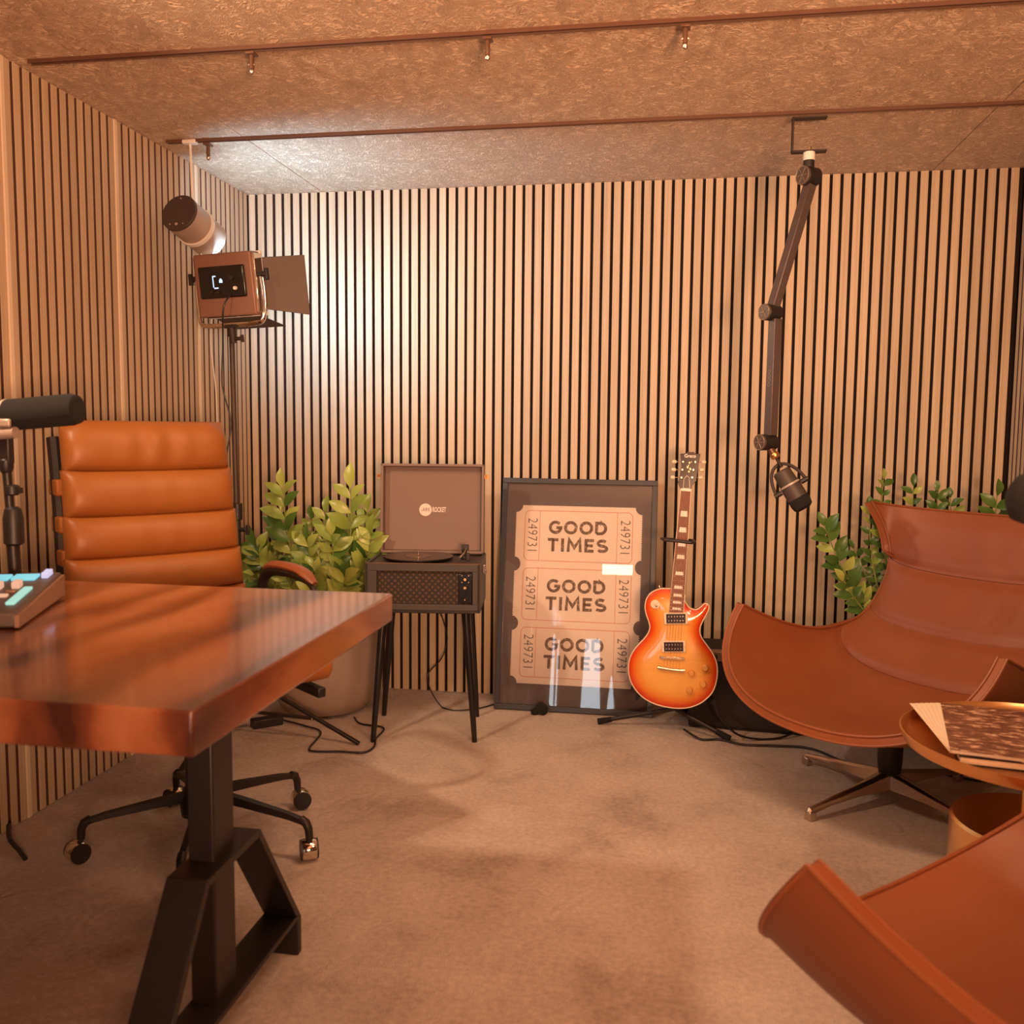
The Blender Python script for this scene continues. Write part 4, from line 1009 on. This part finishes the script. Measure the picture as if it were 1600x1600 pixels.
tag(MB().tube(smoothpath([(.09, 3.42, .02), (.15, 3.36, .006), (.22, 3.37, .006), (.30, 3.33, .006), (.42, 3.34, .006), (.54, 3.33, .006), (.66, 3.18, .006), (.80, 3.12, .006), (.92, 3.16, .006), (1.05, 3.12, .006), (1.2, 3.2, .006)], 6), .0042, 7).build('floor_cable', 'black'),
    'black cable on the carpet running under the rear lounge chair', 'cable')

# ================================================================== BOOM ARM + MIC
BY = 3.062
ba = thing('boom_arm', 'black jointed microphone boom arm hanging from the back ceiling rail', 'boom arm', (.417, BY, 2.11))
def BW(x, z, y=0): return (x-.417, y, z-2.11)
b2 = MB(); b2.box(BW(.415, 2.106), (.105, .030, .005)); b2.box(BW(.366, 2.056), (.005, .030, .103)); b2.box(BW(.417, 2.005), (.105, .030, .005)); b2.build('bracket', M['raildark'], ba, bevel=.0008)
MB().cyl(BW(.418, 2.006), BW(.418, 2.020), .007, n=6).build('bracket_nut', 'nickel', ba)
MB().cyl(BW(.418, 2.003), BW(.418, 1.978), .018).build('top_socket', 'whitep', ba)
MB().cyl(BW(.418, 1.978), BW(.418, 1.93), .017).build('socket_sleeve', 'black', ba)
KA = Vector((-.80, -.60, 0))
def joint(x, z, r_, ln):
    c = Vector(BW(x, z)); 
    jn = MB().cyl(c-KA*ln*.5, c+KA*ln*.5, r_, n=28).build('joint', 'black', ba, bevel=.002)
    MB().cyl(c+KA*ln*.5, c+KA*(ln*.5+.006), r_*1.02, r_*.98, n=28).build('joint_knob', 'armlit', jn)
    pth = [c+KA*(ln*.5+.0062)+(Vector((.6, -.8, 0))*math.cos(a)+Vector((0, 0, 1))*math.sin(a))*r_*.93 for a in [2*PI*i/24 for i in range(25)]]
    MB().tube(pth, .0016, 6, caps=False).build('knob_ring', 'knobface', jn)
    b3 = MB()
    for i in range(6):
        a = PI/3*i; d = Vector((.6, -.8, 0))*math.cos(a)+Vector((0, 0, 1))*math.sin(a)
        b3.tube([c+KA*(ln*.5+.0064)+d*r_*.2, c+KA*(ln*.5+.0064)+d*r_*.8], .0015, 5)
    b3.cyl(c+KA*ln*.5, c+KA*(ln*.5+.009), .004, n=10); b3.build('knob_emblem', 'knobface', jn)
joint(.422, 1.930, .029, .050); joint(.320, 1.512, .026, .052); joint(.320, 1.100, .026, .056)
def sqarm(x0_, z0_, x1_, z1_, wd):
    a, b_ = Vector(BW(x0_, z0_)), Vector(BW(x1_, z1_)); d = (b_-a).normalized()
    n1_ = (KA-d*KA.dot(d)).normalized(); n2_ = d.cross(n1_)
    vs_ = [p+n1_*s1*wd/2+n2_*s2*wd/2 for p in (a, b_) for s1, s2 in ((-1, -1), (1, -1), (1, 1), (-1, 1))]
    return MB().add([tuple(v) for v in vs_], [(0, 1, 2, 3), (7, 6, 5, 4), (0, 4, 5, 1), (1, 5, 6, 2), (2, 6, 7, 3), (3, 7, 4, 0)])
sqarm(.424, 1.905, .326, 1.532, .030).build('upper_arm', 'armlit', ba, bevel=.002)
la = sqarm(.333, 1.492, .330, 1.122, .031).build('lower_arm', 'armlit', ba, bevel=.002)
mt_ = Matrix.Translation(Vector(BW(.332, 1.30))+KA*.0157) @ Matrix.Rotation(math.atan2(-.80, .60), 4, 'Z') @ TXT @ Matrix.Rotation(PI/2, 4, 'Z')
text_mesh('arm_mark', 'OOOO', .017, 'knobface', la, Matrix.Translation(Vector(BW(.3315, 1.305))+KA*.0158) @ Matrix.Rotation(math.atan2(KA.x, -KA.y), 4, 'Z') @ TXT @ Matrix.Rotation(PI/2, 4, 'Z'), depth=.0003)
MB().tube([BW(.326, 1.086), BW(.350, 1.050)], [.012, .012], 12).build('ball_head', 'rail', ba)
MB().lathe([(.013, -.004), (.015, 0), (.015, .010), (.012, .014)], 18, mat=Matrix.Translation(BW(.343, 1.062)) @ Matrix.Rotation(rad(146), 4, 'Y')).build('lock_ring', 'copper', ba)
MB().tube([BW(.350, 1.052), BW(.368, 1.020)], .0055, 10).build('mic_thread', 'raildark', ba)
bm_ = thing('microphone', 'dark studio microphone in a ring yoke at the end of the ceiling boom arm', 'microphone', (.394, BY, .966))
ax = Vector((.070, -.02, -.112)).normalized()
qm = ax.to_track_quat('Z', 'Y').to_matrix().to_4x4()
MB().lathe([(0, -.052), (.024, -.051), (.029, -.046), (.031, -.01), (.0315, .002)], 28, mat=qm).build('body', 'micdark', bm_)
MB().lathe([(.0325, -.001), (.0345, 0), (.0345, .005), (.0325, .006)], 28, mat=qm).build('ring', 'ringgrey', bm_)
MB().lathe([(.0325, .005), (.0335, .052)], 28, mat=qm).build('grille_sleeve', 'micdark', bm_)
MB().lathe([(.0335, .051), (.034, .070), (.031, .085), (.020, .092), (0, .093)], 28, mat=qm).build('foam_tip', 'foam', bm_)
side = ax.cross(Vector((.5, 1, 0)).normalized()).normalized() if False else Vector((.112, .0, .070)).normalized()
yp = []
for i in range(17):
    a = PI*i/16; yp.append(side*math.cos(a)*.052+(-ax)*(math.sin(a)*.084)+ax*.012)
MB().tube(yp, .0034, 8, flat=1.6).build('yoke', 'raildark', bm_)
for s_ in (-1, 1): MB().cyl(side*s_*.034+ax*.012, side*s_*.060+ax*.012, .0080, n=12).build('yoke_knob', 'black', bm_)
# foreground mic at the right edge
rm_ = thing('microphone', 'large dark out-of-focus microphone entering at the right edge of the picture', 'microphone', (.645, 1.52, 1.020), rot=(0, rad(8), rad(6)))
MB().lathe([(0, -.125), (.022, -.124), (.036, -.114), (.041, -.09), (.041, .05)], 28, mat=Matrix.Rotation(PI/2, 4, 'Y')).build('foam_windshield', M['foam'], rm_)
MB().lathe([(.037, .05), (.037, .14), (.03, .15), (0, .15)], 28, mat=Matrix.Rotation(PI/2, 4, 'Y')).build('body', 'micdark', rm_)
MB().tube(smoothpath([(.03, -.0, .05), (.03, 0, .075), (.08, 0, .085), (.13, 0, .06), (.14, 0, 0)], 4), .006, 8).build('yoke', 'rail', rm_)
b2 = thing('boom_arm', 'dark microphone arm holding the foreground microphone, right edge', 'boom arm', (.80, 1.53, 1.105))
MB().tube([(-.06, 0, 0.0), (.15, .05, .12), (.42, .1, .35)], .011, 10).build('arm_tube', 'armlit', b2)
MB().tube([(.42, .1, .35), (.495, .1, .35)], .03, 20).build('wall_mount', 'black', b2)

# ================================================================== LOUNGE CHAIRS
Rm = [(.42, .21, .566), (.42, .10, .52), (.41, -.03, .475), (.39, -.15, .452), (.37, -.26, .46), (.345, -.35, .50), (.32, -.41, .60), (.31, -.43, .70), (.33, -.42, .80), (.36, -.38, .89)]
Cm = [(0, .42, .31), (0, .28, .28), (0, .12, .262), (0, -.03, .275), (0, -.17, .34), (0, -.275, .435), (0, -.35, .535), (0, -.425, .655), (0, -.475, .765), (0, -.51, .865)]
SEAMS = [7.0, 5.35, 4.0]
def shell(u, v):                                    # local: x lateral, y back(+)/front(-)
    t = v*9; R_ = cr(Rm, t); Cc = cr(Cm, t); s = abs(u); sg = 1 if u >= 0 else -1
    lat = R_.x*math.sin(s*PI/2)
    k = s**2.2
    F = Cc.y+(R_.y-Cc.y)*k; z = Cc.z+(R_.z-Cc.z)*k
    # tip rounding of the arm
    return Vector((sg*lat, -F, z))
def shell_n(u, v, d):
    e = .004; u_ = max(-1+e, min(1-e, u)); v_ = max(e, min(1-e, v))
    a = shell(u_+e, v_)-shell(u_-e, v_); b_ = shell(u_, v_+e)-shell(u_, v_-e)
    n = a.cross(b_).normalized()                     # points up/inward
    return shell(u, v)+n*d
def groove(u, v):
    d = 0
    for sm_ in SEAMS:
        x = (v*9-sm_)/.16; d -= .010*math.exp(-x*x)*(1-abs(u)**4)
    # puff between the seams
    t = v*9
    if t > 4: d += .009*(1-abs(u)**3)
    cz = (u+.0)/.035
    # wrinkles
    d += .0022*math.sin(u*26+math.sin(t*1.7)*2)*math.exp(-((u-.15)/.35)**2)*(1 if t > 4 else 0)*abs(math.sin((t-4)*PI/1.55))
    # shallow vertical dart in each side of the seat
    for c_ in (-.42, .42):
        if t < 4: d -= .011*math.exp(-((u-c_-.10*(t-2)*(-1 if c_ < 0 else 1)*.3)/.07)**2)*math.sin(PI*t/4)
    return d
def lounge(label, loc, rz, base_rz):
    t = thing('lounge_chair', label, 'chair', loc, rz, 'cognac leather swivel lounge chairs')
    nu, nv = 61, 91; b2 = MB()
    TH = .022
    for layer in (0, 1):
        for j in range(nv):
            for i in range(nu):
                u = -1+2*i/(nu-1); v = j/(nv-1)
                edge = min(1, (1-abs(u))*9)*min(1, v*14)*min(1, (1-v)*14)
                p = shell_n(u, v, groove(u, v)*edge if layer == 0 else -TH)
                b2.v.append(tuple(p))
    n1_ = nu*nv
    for j in range(nv-1):
        for i in range(nu-1):
            a = j*nu+i; b2.f.append((a, a+1, a+nu+1, a+nu)); b2.f.append((n1_+a, n1_+a+nu, n1_+a+nu+1, n1_+a+1))
    for j in range(nv-1):
        for i in (0, nu-1): a = j*nu+i; b2.f.append((a, a+nu, n1_+a+nu, n1_+a))
    for i in range(nu-1):
        for j in (0, nv-1): a = j*nu+i; b2.f.append((a, a+1, n1_+a+1, n1_+a))
    b2.build('shell', 'leather', t, angle=50)
    per = [( -1+2*i/60, 0) for i in range(61)]+[(1, j/60) for j in range(1, 61)]+[(1-2*i/60, 1) for i in range(1, 61)]+[(-1, 1-j/60) for j in range(1, 61)]
    for off, r_, mt_ in ((0.001, .0042, 'leather'), (-TH-.001, .0042, 'leather')):
        MB().tube([shell_n(u, v, off) for u, v in per], r_, 7, caps=False).build('piping', mt_, t)
    for sm_ in SEAMS:
        MB().tube([shell_n(-.94+1.88*i/50, sm_/9, groove(-.94+1.88*i/50, sm_/9)*min(1, (1-abs(-.94+1.88*i/50))*9)-.0003) for i in range(51)], .0015, 5).build('seam', 'seam', t)
    zc = .232
    bs = Matrix.Rotation(base_rz-rz, 4, 'Z')
    MB().lathe([(.022, .055), (.030, .065), (.036, .12), (.038, .20), (.036, zc+.01)], 24).build('column', 'black', t)
    MB().lathe([(0, .245), (.10, .243), (.13, .236), (.10, .222), (.03, .210), (0, .205)], 24, mat=Matrix.Translation((0, 0, 0))).build('under_plate', 'black', t)
    for k in range(4):
        Rk = bs @ Matrix.Rotation(k*PI/2, 4, 'Z'); b3 = MB()
        st_ = [(.0, .030, .045, .095), (.06, .026, .045, .086), (.15, .020, .044, .070), (.26, .014, .036, .052), (.325, .011, .024, .040), (.338, .011, .000, .038), (.345, .010, .0, .030)]
        vs_ = []
        for r_, w_, a_, c_ in st_: vs_ += [(r_, -w_, a_), (r_, w_, a_), (r_, w_*.75, c_-.006), (r_, w_*.3, c_), (r_, -w_*.3, c_), (r_, -w_*.75, c_-.006)]
        n_s = len(st_)
        fs_ = [(i*6+j, i*6+(j+1) % 6, (i+1)*6+(j+1) % 6, (i+1)*6+j) for i in range(n_s-1) for j in range(6)]+[tuple(range(6)), tuple((n_s-1)*6+j for j in range(6))[::-1]]
        b3.add(vs_, fs_, Rk); lg_ = b3.build('base_leg', 'alu', t, angle=30)
        MB().box((.333, 0, .014), (.026, .024, .028), Rk).build('foot', 'alu', lg_, bevel=.003)
    return t
th1 = rad(46)
# facing F=(-sin th,-cos th); local -y must equal F, local x = L=(cos th,-sin th)
lounge('cognac leather winged lounge chair facing the room in front of the amplifier', (.705, 2.917, 0), -th1, rad(218)-0.0)
th2 = rad(137.4)
lounge('cognac leather lounge chair cut off by the bottom right corner, facing away', (.664, 1.351, 0), -th2, rad(20))

# ================================================================== SIDE TABLE + MAGAZINES
tb_ = thing('side_table', 'round copper tray side table on a drum base between the lounge chairs', 'table', (.828, 2.125, 0))
MB().lathe([(0, .435), (.262, .435), (.280, .440), (.287, .452), (.290, .466), (.286, .467), (.280, .456), (.270, .449), (0, .449)], 72).build('tray', 'copper', tb_)
MB().cyl((.0, 0, .25), (.0, 0, .437), .034, n=32).build('column', 'brass', tb_)
MB().lathe([(0, 0), (.172, 0), (.176, .006), (.176, .272), (.170, .278), (0, .278)], 64).build('drum_base', 'brass', tb_)
def mag(name, x, y, z, rz, w_, d_, h_, label, cover, fan=0):
    t = thing(name, label, 'magazine', (x, y, z), rz, 'magazines on the copper side table')
    rbox('cover', (0, 0, h_-.0008), (w_, d_, .0016), cover, t, .0005)
    rbox('page_block', (0, 0, h_/2), (w_-.006, d_-.004, h_-.003), 'pages', t, 0)
    rbox('back_cover', (0, 0, .0008), (w_, d_, .0016), cover, t, .0005)
    return t
mag('magazine', .790, 2.125, .4495, rad(-9), .30, .34, .016, 'closed glossy black magazine at the bottom of the stack on the copper table', 'blackgloss')
m2 = mag('magazine', .775, 2.138, .4665, rad(-12.5), .28, .36, .010, 'mottled brown magazine with fanned cream pages on top of the stack', 'magazine')
for i in range(6):
    pv = Matrix.Translation((-.138, -.178, 0)) @ Matrix.Rotation(rad(1.8+1.9*i), 4, 'Z') @ Matrix.Translation((.138, .178, 0))
    MB().box((-.085, 0, .0088-.0013*i), (.11, .352, .0008), pv).build('page', 'pages', m2, smooth=False)

# ================================================================== BEHIND THE CAMERA (seen only in reflections)
wn = structure(MB().box((-.3, YB+.012, 1.02), (1.60, .02, 1.9)).build('window_1', simple('rear_blind', (.30, .17, .10), .8), smooth=False))
for cx, wb, wt, zt in ((-.55, .20, .14, .97), (-.355, .11, .01, .62), (-.93, .05, .015, 1.0), (-.885, .018, .010, .95)):
    b2 = MB(); b2.add([(cx-wb/2, YB+.03, .10), (cx+wb/2, YB+.03, .10), (cx+wt/2, YB+.03, zt), (cx-wt/2, YB+.03, zt), (cx-wb/2, YB+.024, .10), (cx+wb/2, YB+.024, .10), (cx+wt/2, YB+.024, zt), (cx-wt/2, YB+.024, zt)],
        [(0, 1, 2, 3), (7, 6, 5, 4), (0, 4, 5, 1), (1, 5, 6, 2), (2, 6, 7, 3), (3, 7, 4, 0)]); b2.build('pane', 'daylight', wn, smooth=False)
